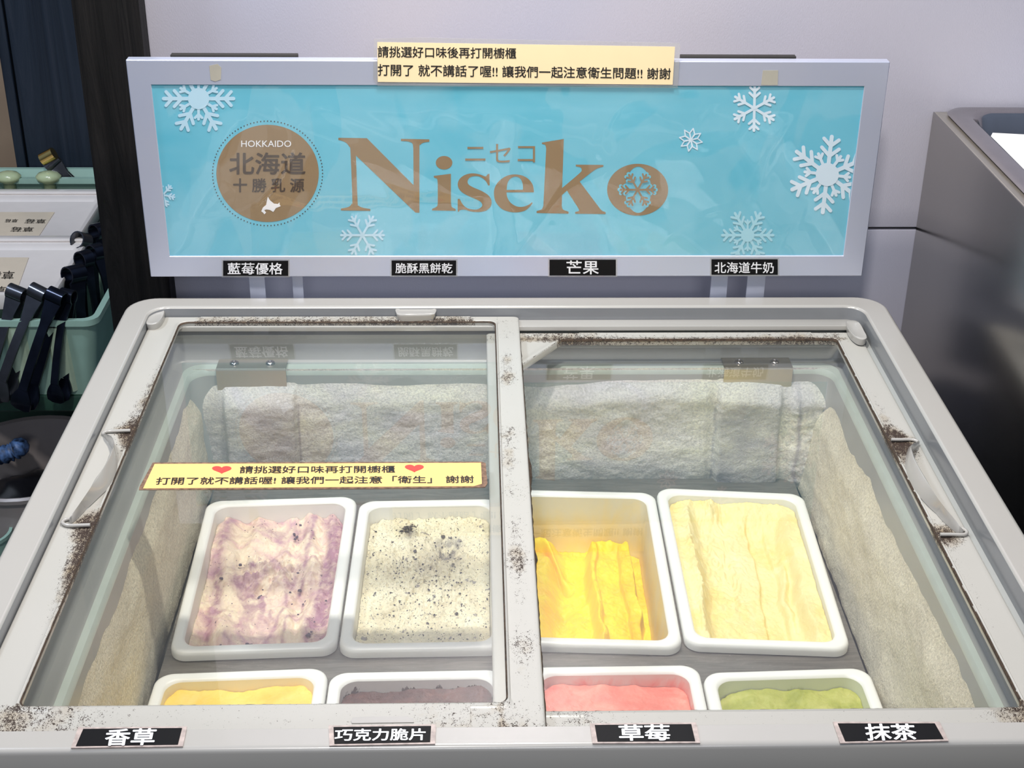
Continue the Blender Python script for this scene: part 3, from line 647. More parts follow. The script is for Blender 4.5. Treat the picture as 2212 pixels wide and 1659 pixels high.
m_crumb = plain('cookie_crumb', srgb(62, 58, 60), .8, var=.4, nscale=200, bump=.6)
m_berry = plain('blueberry_bits', srgb(70, 50, 74), .5, var=.3)
crumbs('cook', h_cook, 520, .0003, .0014, m_crumb, 'cookie_crumbs', 'cookie crumbs', 'black cookie crumbs scattered over the cream ice cream', [(.68, .74, .035), (.66, .76, .03), (.34, .86, .015), (.66, .76, .06), (.36, .86, .03), (.33, .62, .07), (.48, .58, .06), (.6, .5, .1), (.7, .68, .05)])
crumbs('blue', h_blue, 46, .0006, .0022, m_berry, 'blueberry_bits', 'blueberries', 'dark blueberry pieces in the purple swirl ice cream', [(.62, .78, .03), (.82, .42, .03), (.5, .5, .08), (.3, .1, .05)])
# ============================================================ SLIDING LIDS
def lid(name, label, outer, inner, ro, ri, zt, zg, dirt, seams, hz):
    t = thing(name, label, 'freezer lid', (sum(p[0] for p in outer)/len(outer), 1.08, zt-.009))
    ns = 110
    def lerp(f): return [(a[0]+(b[0]-a[0])*f, a[1]+(b[1]-a[1])*f) for a, b in zip(outer, inner)]
    def rr(f): return [a+(b-a)*f for a, b in zip(ro, ri)]
    def off(P, d): return inset(P, d)
    R = [rring(off(outer, .001), rr(0), zt-.0095, ns, 5), rring(outer, rr(0), zt-.0085, ns, 5), rring(outer, rr(0), zt-.0015, ns, 5), rring(off(outer, .0006), rr(0), zt-.0004, ns, 5)]
    nr = 9
    for k in range(nr): f = .06+.86*k/(nr-1); R.append(rring(lerp(f), rr(f), zt-.0008*f, ns, 5))
    R += [rring(lerp(.96), rr(1), zt+.0006, ns, 5), rring(lerp(1.0), rr(1), zt+.0002, ns, 5), rring(lerp(1.02), rr(1), zt-.0012, ns, 5), rring(lerp(1.02), rr(1), zg-.0045, ns, 5), rring(lerp(.8), rr(1), zt-.0095, ns, 5)]
    V, Fc = loft(R); o = mk('frame', V, Fc, m_lid, t, True, 50)
    at = o.data.attributes.new('dirt', 'FLOAT', 'POINT'); P = np.array(V); at.data.foreach_set('value', dirt(P[:, 0], P[:, 1]).astype(np.float32))
    # grime bead at the glass edge
    R = [rring(inset(inner, -.0004), ri, zt+.0001, ns, 5), rring(inset(inner, .0004), ri, zt-.0002, ns, 5), rring(inset(inner, .0013), ri, zg+.0003, ns, 5)]
    random.seed(len(name)); R2 = []
    for k, r in enumerate(R):
        if k == 1: r = [(x+random.uniform(-.0004, .0004), y+random.uniform(-.0004, .0004), z) for x, y, z in r]
        R2.append(r)
    V, Fc = loft(R2); mk('glass_seal', V, Fc, m_grime, t, True, 60)
    gp = inset(inner, -.0012); R = [rring(gp, ri, zg-.004, 1, 5), rring(gp, ri, zg, 1, 5)]
    V, Fc = loft(R, True, True); mk('glass_pane', V, Fc, m_glass, t)
    for (a, b, y0_, y1_) in seams:
        o = None; nx = 160
        rg = lambda i, z, e: [(x, y, z) for x, y in rect(a+i, b-i, y0_+e, y1_-e)]
        xs = np.linspace(a, b, nx); ys = np.linspace(y0_, y1_, 7); V = []; Fc = []
        for y in ys:
            for x in xs: V.append((x, y, zt+.0005))
        Fc = [(j*nx+i, j*nx+i+1, (j+1)*nx+i+1, (j+1)*nx+i) for j in range(6) for i in range(nx-1)]
        b0 = len(V); V += [(a, y0_, zt-.002), (b, y0_, zt-.002), (b, y1_, zt-.002), (a, y1_, zt-.002)]
        c0, c1, c2, c3 = 0, nx-1, 7*nx-1, 6*nx; Fc += [(c0, b0, b0+1)+tuple(range(nx-1, 0, -1))]+[(c3,)+tuple(range(6*nx+1, 7*nx))+(b0+2, b0+3)]
        Fc += [tuple(j*nx for j in range(6, -1, -1))[::-1]+(b0+3, b0)][:0]
        Fc += [(b0,)+tuple(j*nx for j in range(0, 7))+(b0+3,), (b0+1, b0+2)+tuple(j*nx+nx-1 for j in range(6, -1, -1))]
        o = mk('rail_cover', V, Fc, m_lid, t); P = np.array(V); at = o.data.attributes.new('dirt', 'FLOAT', 'POINT')
        at.data.foreach_set('value', dirt(P[:, 0], P[:, 1]).astype(np.float32))
    return t
def gb(x, y, a, b, sa, sb): return np.exp(-((x-a)/sa)**2-((y-b)/sb)**2)
LG = (-.3155, .0222, .7868, 1.4085)
hy = [atz(255, 933, LZL).y, atz(165, 1133, LZL).y]
def dirtL(x, y):
    d = .18*np.exp(-np.abs(x-LG[0])/.006)+.25*np.exp(-np.abs(y-LG[3])/.006)*(np.abs(x+.13) < .2)
    left = (x < -.30)
    for h, s in ((hy[0], .022), (hy[1], .022)): d = d+left*(.62*gb(x, y, -.322, h, .02, s)+.25*gb(x, y, -.325, h+.03, .02, .05))
    d = d+left*(.62*gb(x, y, -.318, hy[1]-.045, .014, .05)+.40*gb(x, y, -.318, .90, .010, .08)+.50*gb(x, y, -.318, 1.26, .010, .09)+.4*gb(x, y, -.316, hy[0]-.03, .01, .02))
    mid = (x > .015)
    d = d+mid*(.42*gb(x, y, .030, 1.13, .008, .05)+.38*gb(x, y, .032, 1.30, .008, .05)+.40*gb(x, y, .033, .97, .008, .07)+.32+.14*np.sin(y*90)*np.sin(y*31)+.30*gb(x, y, .034, .84, .01, .03))
    front = (y < .79); d = d+front*(.38-.22*(x > .02)+.20*gb(x, y, -.01, .77, .05, 1)+.28*gb(x, y, -.30, .775, .06, 1))
    back = (y > 1.405)*(x > -.30)*(x < .0); d = d+back*(.56+.1*gb(x, y, .0, 1.41, .1, 1))
    return np.clip(d, 0, 1)
xa = atz(432, 690, LZL).x; xb_ = atz(1015, 690, LZL).x; xc = atz(96, 1558, LZL).x; xd = atz(1016, 1556, LZL).x
lidL = lid('sliding_lid', 'left glass sliding lid in front, carrying the heart notice', rect(-.3462, .0472, .7512, 1.4205), rect(LG[0], LG[1], LG[2], LG[3]), [.012, .004, .004, .014], [.006, .006, .008, .010], LZL, GL, dirtL,
            [(xa, xb_, 1.4098, 1.4200), (xc, xd, .7522, .7850)], 0)
RG = (.0400, .3875, .7905, 1.3885)
hyr = [atz(1945, 950, LZR).y, atz(2060, 1153, LZR).y]
def dirtR(x, y):
    d = .22*np.exp(-np.abs(x-RG[1])/.005)+.3*np.exp(-np.abs(y-RG[3])/.005)
    rgt = (x > .38)
    for h, s in ((hyr[0], .02), (hyr[1], .018)): d = d+rgt*(.85*gb(x, y, .397, h, .02, s*1.2))
    d = d+rgt*(.55*gb(x, y, .395, 1.22, .009, .07)+.5*gb(x, y, .398, hyr[0]-.03, .02, .03)+.42*gb(x, y, .395, .93, .008, .08))
    back = (y > 1.38); d = d+back*(.40+.30*gb(x, y, .09, 1.39, .05, 1)+.15*gb(x, y, .34, 1.39, .05, 1)-.3*(x > .40))
    front = (y < .80); d = d+front*(.34+.42*gb(x, y, .38, .77, .02, 1)+.25*gb(x, y, .07, .77, .03, 1))
    return np.clip(d, 0, 1)
ya, yb2 = atz(1252, 730, LZR).x, atz(1757, 730, LZR).x; yc, yd = atz(1262, 1555, LZR).x, atz(2153, 1552, LZR).x
q1 = atz(1213, 741, LZR); q2 = atz(1129, 787, LZR); q2x = .0400; q2y = q2.y-(q2.x-.040)*((q1.y-q2.y)/(q1.x-q2.x))
OU = [(.012, .7512), (.4145, .7512), (.4145, 1.4030), (.0440, 1.4030), (.012, 1.4030)]
INN = [(RG[0], RG[2]), (RG[1], RG[2]), (RG[1], RG[3]), (q1.x, RG[3]), (q2x, q2y)]
lidR = lid('sliding_lid', 'right glass sliding lid on the lower track, with a cut corner frame', OU, INN, [.004, .012, .012, .0001, .003], [.004, .007, .006, .003, .003], LZR, GR, dirtR, [(ya, yb2, 1.3905, 1.4022), (yc, yd, .7522, .7880)], 0)
# raised finger pulls
def handle(parent, z, top, blade_top, blade_bot, bot, zoomf):
    parts = []
    for seg in (top, bot):
        parts.append(tube(smooth_curve([atz(*zoomf(*p), z+.0018) for p in seg], 4), .0016, 8))
    V1, F1 = merge(parts)
    A = smooth_curve([atz(*zoomf(*p), z+.015) for p in blade_top], 6); B = smooth_curve([atz(*zoomf(*p), z+.0002) for p in blade_bot], 6)
    n = min(len(A), len(B)); rings = []
    for i_, (a, b) in enumerate(zip(A[:n], B[:n])):
        hh = .0155*(.12+.88*math.sin(math.pi*min(1, max(0, i_/(n-1))))**.6); a = CO+(a-CO)*((CO.z-(z+.0005+hh))/(CO.z-a.z))
        w_ = (a-b); w_.z = 0; w_ = w_.normalized()*.0016 if w_.length > 1e-6 else Vector((.0016, 0, 0))
        rings.append([tuple(b), tuple(a), tuple(a+w_*.5+Vector((0, 0, .0006))), tuple(a+w_), tuple(a+w_+Vector((0, 0, -hh-.0005)))])
    V2, F2 = loft(rings, closed=False); 
    V, Fc = merge([(V1, F1), (V2, F2)]); o = mk('finger_pull', V, Fc, m_rim, parent, True, 60)
z3 = lambda X, Y: (X/3.771, 780+Y/3.771)
handle(lidL, LZL, [(1062, 565), (960, 568), (880, 572), (840, 585), (850, 600)], [(845, 592), (895, 608), (922, 640), (930, 690), (905, 765), (850, 870), (745, 1030), (640, 1180), (560, 1285)],
       [(832, 604), (866, 640), (898, 690), (958, 790), (950, 890), (890, 1020), (800, 1115), (690, 1215), (560, 1290)], [(735, 1335), (640, 1338), (550, 1338), (508, 1318), (525, 1295), (560, 1285)], z3)
z7 = lambda X, Y: (1712+X/3.686, 900+Y/3.686)
handle(lidR, LZR, [(785, 182), (860, 183), (940, 182), (985, 192), (1000, 205)], [(1000, 205), (960, 215), (940, 250), (955, 320), (1010, 430), (1090, 560), (1180, 690), (1290, 820), (1360, 905)],
       [(985, 215), (930, 240), (900, 330), (905, 440), (960, 560), (1030, 660), (1130, 760), (1240, 840), (1350, 905)], [(1175, 938), (1270, 938), (1360, 940), (1388, 925), (1375, 905), (1350, 890)], z7)
# chipped black seal along the left lid's right edge
V = []; Fc = []; nn = 120
for k in range(nn+1):
    y = .755+(1.38-.755)*k/nn; e = .0485+.0008*random.random()+.0022*math.exp(-((y-1.115)/.018)**2)+.0014*math.exp(-((y-.98)/.008)**2)
    V += [(.044, y, GR+.0006), (e, y, GR+.0006), (e-.0005, y, GR+.0040), (.044, y, GR+.0040)]
for k in range(nn): b = 4*k; Fc += [(b, b+4, b+5, b+1), (b+1, b+5, b+6, b+2), (b+2, b+6, b+7, b+3)]
mk('wiper_seal', V, Fc, m_grime, lidL)
# small white pad on the front rail
pd = [(758, 1556), (762, 1550), (780, 1548), (880, 1547), (893, 1552), (894, 1560), (760, 1562)]
o = slab('pad', [atz(x, y, LZL+.0012) for x, y in reversed(pd)], .0008, m_rim, lidL, Vector((0, 0, 1)))
# ============================================================ SIGN
SY = 1.44
def S(px, py, y=SY): return aty(px, py, y)
sg = thing('sign_board', 'sky blue brand sign in an aluminium frame standing behind the freezer', 'sign', (.035, 1.445, .84))
a = S(272, 130); b = S(1923, 133); c = S(1862, 597); d = S(325, 598)
sx0, sx1 = (a.x+d.x)/2, (b.x+c.x)/2; sz1, sz0 = (a.z+b.z)/2, (c.z+d.z)/2
ix0, ix1 = S(325, 184).x*.5+S(368, 553).x*.5, S(1868, 186).x*.5+S(1821, 553).x*.5; iz1, iz0 = (S(325, 184).z+S(1868, 186).z)/2, (S(1821, 553).z+S(368, 553).z)/2
def R4v(x0, x1, z0, z1, r, y): return [(p[0], y, p[1]) for p in rring(rect(x0, x1, z0, z1), r, 0, 1, 3)]
R = [R4v(sx0+.001, sx1-.001, sz0+.001, sz1-.001, .0005, SY+.0125), R4v(sx0, sx1, sz0, sz1, .0008, SY+.0115), R4v(sx0, sx1, sz0, sz1, .0008, SY+.0008), R4v(sx0+.0008, sx1-.0008, sz0+.0008, sz1-.0008, .0004, SY),
     R4v(ix0-.0006, ix1+.0006, iz0-.0006, iz1+.0006, .0004, SY), R4v(ix0, ix1, iz0, iz1, .0004, SY+.0006), R4v(ix0, ix1, iz0, iz1, .0004, SY+.003)]
V, Fc = loft(R, True, False); mk('frame', V, Fc, m_alu, sg, True, 30)
V, Fc = loft([R4v(ix0-.001, ix1+.001, iz0-.001, iz1+.001, .0002, SY+.0022), R4v(ix0-.001, ix1+.001, iz0-.001, iz1+.001, .0002, SY+.0016)], False, True); mk('print_panel', V, Fc, m_print, sg)
PY = SY+.0014
def SP(px, py, k=0): p = aty(px, py, PY-.00025*k); return p
# logo disc and ring of dots
ell = lambda cx, cy, rx, ry, n=48: [(cx+rx*math.cos(2*math.pi*i/n), cy+ry*math.sin(2*math.pi*i/n)) for i in range(n)]
lg = poly2('logo_disc', [ell(578, 374.5, 110.7, 105, 72)], lambda x, y: SP(x, y), m_brown, sg)
def slet(s_, x0, y0, x1, y1, mat, bold=0, par_=None, k=1):
    return text(s_, [SP(x0, y0, k), SP(x1, y0, k), SP(x1, y1, k), SP(x0, y1, k)], mat, par_ or sg, bold=bold, off=0)
def child2(o, p): o.parent = p; o.matrix_parent_inverse = Matrix(); return o
for s_, bb, m_, bo in (('HOKKAIDO', (521, 303.5, 629, 317.5), m_white, .004), ('北海道', (495, 329, 660, 377), m_darkb, .018), ('十 勝 乳 源', (503.5, 385, 657.5, 415.5), m_darkb, .022)):
    o = slet(s_, *bb, m_, bo); child2(o, lg); o.matrix_parent_inverse = Matrix.Identity(4)
isl = pxs([(1208, 1303), (1225, 1330), (1255, 1355), (1285, 1358), (1298, 1345), (1300, 1365), (1308, 1375), (1270, 1390), (1250, 1420), (1225, 1405), (1200, 1400), (1180, 1405), (1195, 1425), (1180, 1438), (1172, 1425), (1157, 1415), (1170, 1385), (1195, 1365), (1200, 1335)], 240, 60, 3.568)
o = poly2('island_emblem', [isl], lambda x, y: SP(x, y, 1), m_white, sg); child2(o, lg)
lg.matrix_parent_inverse = WM[sg.name].inverted()
dots = []
for i in range(100):
    th = 2*math.pi*i/100; cx, cy = 578+118.8*math.cos(th), 374.5+113*math.sin(th); r = 1.45
    P6 = [SP(cx+r*math.cos(k*math.pi/3), cy+r*math.sin(k*math.pi/3), .3) for k in range(6)]; dots.append((P6, [tuple(reversed(range(6)))]))
V, Fc = merge(dots); mk('dot_ring', V, Fc, m_darkb, sg)
# the lettering of the brand name, drawn glyph by glyph
ZN = lambda P: pxs(P, 700, 60, 3.568)
glyphs = []
N_ = [(110, 848), (330, 851), (690, 1213), (688, 930), (680, 890), (645, 876), (592, 872), (592, 856), (812, 860), (812, 878), (765, 886), (740, 905), (735, 935), (735, 1425), (705, 1425), (246, 985), (258, 1335), (266, 1370), (300, 1387), (357, 1397), (357, 1411), (130, 1408), (130, 1394), (190, 1380), (213, 1355), (218, 1325), (204, 960), (195, 918), (168, 885), (132, 869), (110, 865)]
glyphs.append(([N_], [set(range(0, 4)) | {7, 8, 13, 14, 15, 20, 21} | {6, 9, 19, 22, 30, 0}]))
I1 = [(845, 1142), (978, 1125), (978, 1345), (985, 1380), (1015, 1398), (1015, 1411), (832, 1408), (832, 1396), (865, 1380), (876, 1350), (876, 1200), (871, 1165), (848, 1155)]
glyphs.append(([I1], [{0, 1, 2, 4, 5, 6, 7, 10, 12}])); glyphs.append(([ell(925, 1040, 64, 52, 36)], [set()]))
S_ = [(1275, 1125), (1277, 1215), (1265, 1215), (1245, 1180), (1210, 1152), (1170, 1143), (1130, 1150), (1108, 1175), (1112, 1205), (1150, 1230), (1215, 1258), (1265, 1290), (1290, 1330), (1285, 1375), (1250, 1408), (1190, 1420), (1130, 1415), (1085, 1402), (1050, 1405), (1040, 1418), (1030, 1418), (1030, 1320), (1045, 1318), (1065, 1355), (1095, 1385), (1140, 1400), (1185, 1398), (1218, 1375), (1212, 1347), (1180, 1325), (1100, 1290), (1050, 1255), (1030, 1210), (1045, 1165), (1085, 1135), (1140, 1122), (1200, 1130), (1242, 1145), (1262, 1128)]
glyphs.append(([S_], [{0, 1, 2, 20, 21, 22, 19, 38}]))
E1 = [(1618, 1268), (1610, 1215), (1580, 1170), (1530, 1140), (1465, 1130), (1400, 1145), (1345, 1185), (1315, 1235), (1310, 1290), (1325, 1345), (1370, 1395), (1430, 1418), (1490, 1422), (1550, 1408), (1590, 1375), (1608, 1350), (1600, 1345), (1575, 1365), (1530, 1380), (1480, 1375), (1435, 1345), (1412, 1305), (1406, 1268)]
E2 = [(1407, 1250), (1415, 1195), (1440, 1160), (1475, 1147), (1510, 1160), (1530, 1200), (1533, 1248)]
glyphs.append(([E1, E2], [{0, 15, 16, 22}, {0, 6}]))
K_ = [(1678, 885), (1848, 857), (1835, 1235), (1968, 1122), (1985, 1095), (1975, 1075), (1940, 1068), (1940, 1055), (2153, 1057), (2153, 1070), (2105, 1085), (2055, 1118), (1970, 1185), (2128, 1395), (2145, 1412), (2170, 1420), (2170, 1436), (1935, 1433), (1935, 1420), (1965, 1410), (1958, 1388), (1872, 1255), (1834, 1290), (1832, 1370), (1842, 1400), (1885, 1418), (1885, 1433), (1638, 1428), (1638, 1413), (1675, 1400), (1690, 1375), (1712, 930), (1704, 903), (1680, 895)]
glyphs.append(([K_], [{0, 1, 2, 6, 7, 8, 9, 12, 13, 15, 16, 17, 18, 20, 21, 22, 23, 25, 26, 27, 28, 30, 31, 33}]))
for loops, cs in glyphs:
    L = [ZN(sm2(l, c_, 5)) if len(l) != 36 else ZN(l) for l, c_ in zip(loops, cs)]
    poly2('letter', L, lambda x, y: SP(x, y), m_brown, sg)
poly2('letter', [ell(1377.4, 409.8, 66, 56, 60), ell(1378.5, 409.8, 28, 50, 48)], lambda x, y: SP(x, y), m_brown, sg)
o = slet('ニセコ', 1005, 311, 1156, 351, m_brown, .0)
# snowflakes
def cap2(a, b, w_, n=5):
    a = Vector(a); b = Vector(b); d = (b-a); L = d.length; d = d/L; nn_ = Vector((-d.y, d.x)); t0 = math.atan2(nn_.y, nn_.x); out = []
    for k in range(n+1): t = t0+math.pi*k/n; out.append((a.x+w_*math.cos(t), a.y+w_*math.sin(t)))
    for k in range(n+1): t = t0+math.pi+math.pi*k/n; out.append((b.x+w_*math.cos(t), b.y+w_*math.sin(t)))
    return out
def flake(cx, cy, R_, mat, rot=0, core=.0, wd=.052, arms=6, k=1, clipr=True, small=True, label=None):
    parts = []
    for i in range(arms):
        th = rot+2*math.pi*i/arms; d = (math.cos(th), math.sin(th)); pt = lambda r, an=0: (cx+R_*r*math.cos(th+an), cy+R_*r*math.sin(th+an))
        e = pt(.98); parts.append(cap2((cx, cy), e, wd*R_))
        for rr_, ln in ((.74, .26), (.48, .30)):
            for sgn in (-1, 1):
                s0 = pt(rr_); an = th+sgn*math.radians(48); parts.append(cap2(s0, (s0[0]+R_*ln*math.cos(an), s0[1]+R_*ln*math.sin(an)), wd*R_*.9))
        if core:
            th2 = th+math.pi/arms; f = lambda r: (cx+R_*r*math.cos(th2), cy+R_*r*math.sin(th2)); parts.append(cap2((cx, cy), f(.58), wd*R_*.75))
            for sgn in (-1, 1): s0 = f(.44); an = th2+sgn*math.radians(45); parts.append(cap2(s0, (s0[0]+R_*.14*math.cos(an), s0[1]+R_*.14*math.sin(an)), wd*R_*.7))
    if core: parts.append(ell(cx, cy, R_*core, R_*core, 24))
    # small polygons overlap slightly; give each a hair of its own depth
    MP = []
    for j, P in enumerate(parts): MP.append(([SP(x, y, k+.02*j) for x, y in P], [tuple(range(len(P)))]))
    V, Fc = merge(MP)
    if clipr:
        bm = bmesh.new(); vv = [bm.verts.new(v) for v in V]
        for f in Fc: bm.faces.new([vv[i] for i in f])
        for pco, pno in (((ix0+.0005, 0, 0), (-1, 0, 0)), ((ix1-.0005, 0, 0), (1, 0, 0)), ((0, 0, iz0+.0005), (0, 0, -1)), ((0, 0, iz1-.0005), (0, 0, 1))):
            bmesh.ops.bisect_plane(bm, geom=bm.verts[:]+bm.edges[:]+bm.faces[:], dist=1e-7, plane_co=pco, plane_no=pno, clear_outer=True)
        bmesh.ops.recalc_face_normals(bm, faces=bm.faces)
        for f in bm.faces:
            if f.normal.y > 0: f.normal_flip()
        me = bpy.data.meshes.new('snowflake'); bm.to_mesh(me); bm.free(); me.materials.append(mat); o = bpy.data.objects.new('snowflake', me); C.objects.link(o); par(o, sg)
    else: o = mk('snowflake', V, Fc, mat, sg)
    return o
flake(429, 213, 77, m_flake3, 0, .30); flake(352, 421, 26, m_flake3, .2, 0, .075); flake(783, 508, 47, m_flake3, 0, 0)
flake(1629.5, 234, 49, m_flake, math.pi/6+.02, 0, .06); flake(1787, 377, 84, m_flake, math.pi/6+.12, .30); flake(1615, 508, 56, m_flake2, 0, .26)
o = flake(1377.4, 409.8, 40, m_print, 0, 0, .11, 6, 1, False); o['label'] = 'blue outline of the snowflake inside the last letter'
o = flake(1377.4, 409.8, 38, m_brown, 0, 0, .055, 6, 2.5, False); o['label'] = 'brown snowflake inside the last letter'
st = [];
for i in range(8):
    th = 2*math.pi*i/8+.2; c_ = (1492.5, 302)
    for sgn in (-1, 1):
        a1 = th+sgn*.36; st.append(cap2(c_, (c_[0]+15*math.cos(a1), c_[1]+15*math.sin(a1)), 1.3)); st.append(cap2((c_[0]+15*math.cos(a1), c_[1]+15*math.sin(a1)), (c_[0]+25*math.cos(th), c_[1]+25*math.sin(th)), 1.3))
V, Fc = merge([([SP(x, y, 1+.02*j) for x, y in P], [tuple(range(len(P)))]) for j, P in enumerate(st)])
o = mk('snowflake', V, Fc, m_flake, sg); o['label'] = 'small eight-pointed star snowflake'
# wrinkled clear film over the print
def film():
    nu, nv = 260, 80; U, Vv = np.meshgrid(np.linspace(0, 1, nu), np.linspace(0, 1, nv))
    h = .0022*fbm(U*7+Vv*1.5, Vv*1.6, 3, 4.)*2; r = np.abs(fbm(U*5-Vv*.8, Vv*1.3+U, 2, 9.)); h = h+.0008*np.exp(-(r/.012)**2)
    V = []
    for j in range(nv):
        for i in range(nu):
            e = min(1, 12*min(U[j, i], 1-U[j, i], (Vv[j, i])*.6, (1-Vv[j, i])*.6)); V.append((ix0+.001+(ix1-ix0-.002)*U[j, i], PY-.0020-.0004-(h[j, i]+.001)*.55*e, iz0+.001+(iz1-iz0-.002)*Vv[j, i]))
    Fc = [(j*nu+i, j*nu+i+1, (j+1)*nu+i+1, (j+1)*nu+i) for j in range(nv-1) for i in range(nu-1)]
    o = mk('clear_film', V, Fc, m_film, sg, True); o['label'] = 'wrinkled clear plastic film over the blue print'
film()
# legs, backing strips and tape remains
for px0, px1 in ((539, 573), (632, 655), (1535, 1571), (1613, 1652)):
    x0_, x1_ = aty(px0, 620, 1.4535).x, aty(px1, 620, 1.4535).x; rbox('leg', x0_, x1_, 1.4535, 1.4565, .30, sz0+.10, m_alu, sg, .0004)
for px0, px1 in ((372, 645), (1468, 1716)):
    x0_, x1_ = aty(px0, 126, 1.462).x, aty(px1, 126, 1.462).x; rbox('backing_strip', x0_, x1_, 1.4535, 1.4620, sz1-.03, sz1+.0015, m_dark, sg, .0005)
for q in ([(452, 142), (470, 138), (478, 146), (477, 172), (465, 176), (455, 173)], [(1648, 152), (1681, 152), (1680, 184), (1644, 184)]):
    o = slab('tape_scrap', [aty(x, y, SY-.0003) for x, y in reversed(q)], .0002, m_tape, sg, Vector((0, -1, 0)))
# ============================================================ NOTICES AND LABELS
nt = thing('paper_notice', 'cream laminated paper notice taped over the top of the sign frame', 'notice', tuple(aty(1135, 186, SY)))
NP = lambda x, y, k=0: aty(x, y, SY-.0012-.0004*k)
def sheet(name, px, k, th, mat, parent, fn=NP, nrm=Vector((0, -1, 0))): return slab(name, [fn(x, y, k) for x, y in reversed(px)], th, mat, parent, nrm)
m_lam = glassmat('laminate', (.97, .96, .94), 1.45, .22)
sheet('plastic_sleeve', [(808, 84), (905, 81), (1468, 93), (1470, 100), (1464, 190), (816, 186), (806, 170)], 0, .0006, m_lam, nt)
sheet('paper', [(815, 91), (1458, 101), (1453, 183), (816, 177)], .8, .0002, m_paper, nt)
text('請挑選好口味後再打開櫥櫃', [NP(816, 99.5, 1.5), NP(1115, 103.5, 1.5), NP(1115, 127, 1.5), NP(816, 124, 1.5)], m_ink, nt, bold=.012, off=0)
text('打開了 就不講話了喔!! 讓我們一起注意衛生問題!! 謝謝', [NP(816, 138, 1.5), NP(1449, 147, 1.5), NP(1448.5, 171.5, 1.5), NP(816, 164, 1.5)], m_ink, nt, bold=.012, off=0)
hn = thing('heart_notice', 'amber laminated notice with two red hearts stuck on the left lid glass', 'notice', (-.145, 1.10, GL))
HP = lambda x, y, k=0: atz(x, y, GL+.0006+.0003*k)
sheet('laminate_border', [(330, 999), (1040, 997), (1049, 1000), (1053, 1044), (1048, 1052), (960, 1054), (300, 1058), (301, 1052)], 0, .0005, plain('grimy_border', srgb(120, 92, 74), .6, var=.5, nscale=260), hn, HP, Vector((0, 0, 1)))
sheet('paper', [(334, 1002), (1039, 999.5), (1041, 1045), (1024, 1050), (309, 1055)], 1, .0002, m_paper2, hn, HP, Vector((0, 0, 1)))
text('請挑選好口味再打開櫥櫃', [HP(519, 1006.5, 2), HP(853, 1005.5, 2), HP(853.5, 1021, 2), HP(517, 1022.5, 2)], m_ink, hn, bold=.012, off=0)
text('打開了就不講話喔! 讓我們一起注意「衛生」 謝謝', [HP(339, 1031, 2), HP(1023, 1027, 2), HP(1024, 1043, 2), HP(335.5, 1047, 2)], m_ink, hn, bold=.012, off=0)
def heart(cx, cy, w_, h_):
    P = []
    for i in range(40):
        t = 2*math.pi*i/40; x = 16*math.sin(t)**3; y = 13*math.cos(t)-5*math.cos(2*t)-2*math.cos(3*t)-math.cos(4*t); P.append((cx+x/32*w_, cy-(y+2.5)/29*h_))
    return P
poly2('heart', [heart(479, 1015, 42, 16.5)], lambda x, y: HP(x, y, 2), m_red, hn); poly2('heart', [heart(895, 1012, 41, 16.5)], lambda x, y: HP(x, y, 2), m_red, hn)
TOPL = [('藍莓優格', (482, 563.5, 622.5, 596), (491.5, 567.5, 610.5, 593), 'black name strip with four white characters at the left end of the sign'),
        ('脆酥黑餅乾', (846, 563, 985.3, 595), (854, 568, 977.5, 590.5), 'black name strip with five white characters, second from the left on the sign'),
        ('芒果', (1187, 561.3, 1330.3, 595.2), (1223.5, 562.5, 1293.5, 592.8), 'black name strip with two large white characters, third on the sign'),
        ('北海道牛奶', (1537, 560.5, 1680, 593.5), (1543.5, 566, 1671.5, 590.3), 'black name strip with five white characters at the right end of the sign')]
for s_, p, t_, lab in TOPL:
    th = thing('name_label', lab, 'label', tuple(aty((p[0]+p[2])/2, p[3], SY)), 'flavour labels along the sign')
    q = lambda e: [(p[0]-e, p[1]-e), (p[2]+e, p[1]-e), (p[2]+e, p[3]+e), (p[0]-e, p[3]+e)]
    sheet('plastic_sleeve', q(3.2), -1.6, .0004, m_lam, th); sheet('card', q(0), -.6, .0003, m_black, th)
    text(s_, [NP(t_[0], t_[1]), NP(t_[2], t_[1]), NP(t_[2], t_[3]), NP(t_[0], t_[3])], m_white, th, bold=.012, off=0)
FR = [('香草', [(169, 1571), (404, 1569), (395, 1612), (153, 1615.5)], [(230, 1574.5), (340, 1573), (332, 1609.5), (224, 1611)], 'black name plate with two bold white characters, leftmost on the front rim'),
      ('巧克力脆片', [(709.6, 1567), (942, 1564.5), (940, 1606.5), (711.5, 1610.5)], [(724, 1574), (920, 1573), (919, 1599), (722, 1601)], 'black name plate with five white characters on the front rim'),
      ('草莓', [(1274, 1562.5), (1504, 1560.5), (1512.5, 1604.5), (1280, 1605.5)], [(1335, 1565), (1446, 1564.5), (1449, 1599.5), (1338, 1600.5)], 'black name plate with two white characters right of the middle on the front rim'),
      ('抹茶', [(1799, 1559), (2030, 1559), (2049, 1600), (1815, 1605)], [(1866, 1563), (1975, 1563), (1984, 1599), (1872, 1600)], 'black name plate with two white characters at the right end of the front rim')]
FP = lambda x, y, k=0: atz(x, y, RZ+.0010+.0004*k)
m_bord = plain('worn_laminate_edge', srgb(178, 164, 158), .35, var=.25, nscale=200)
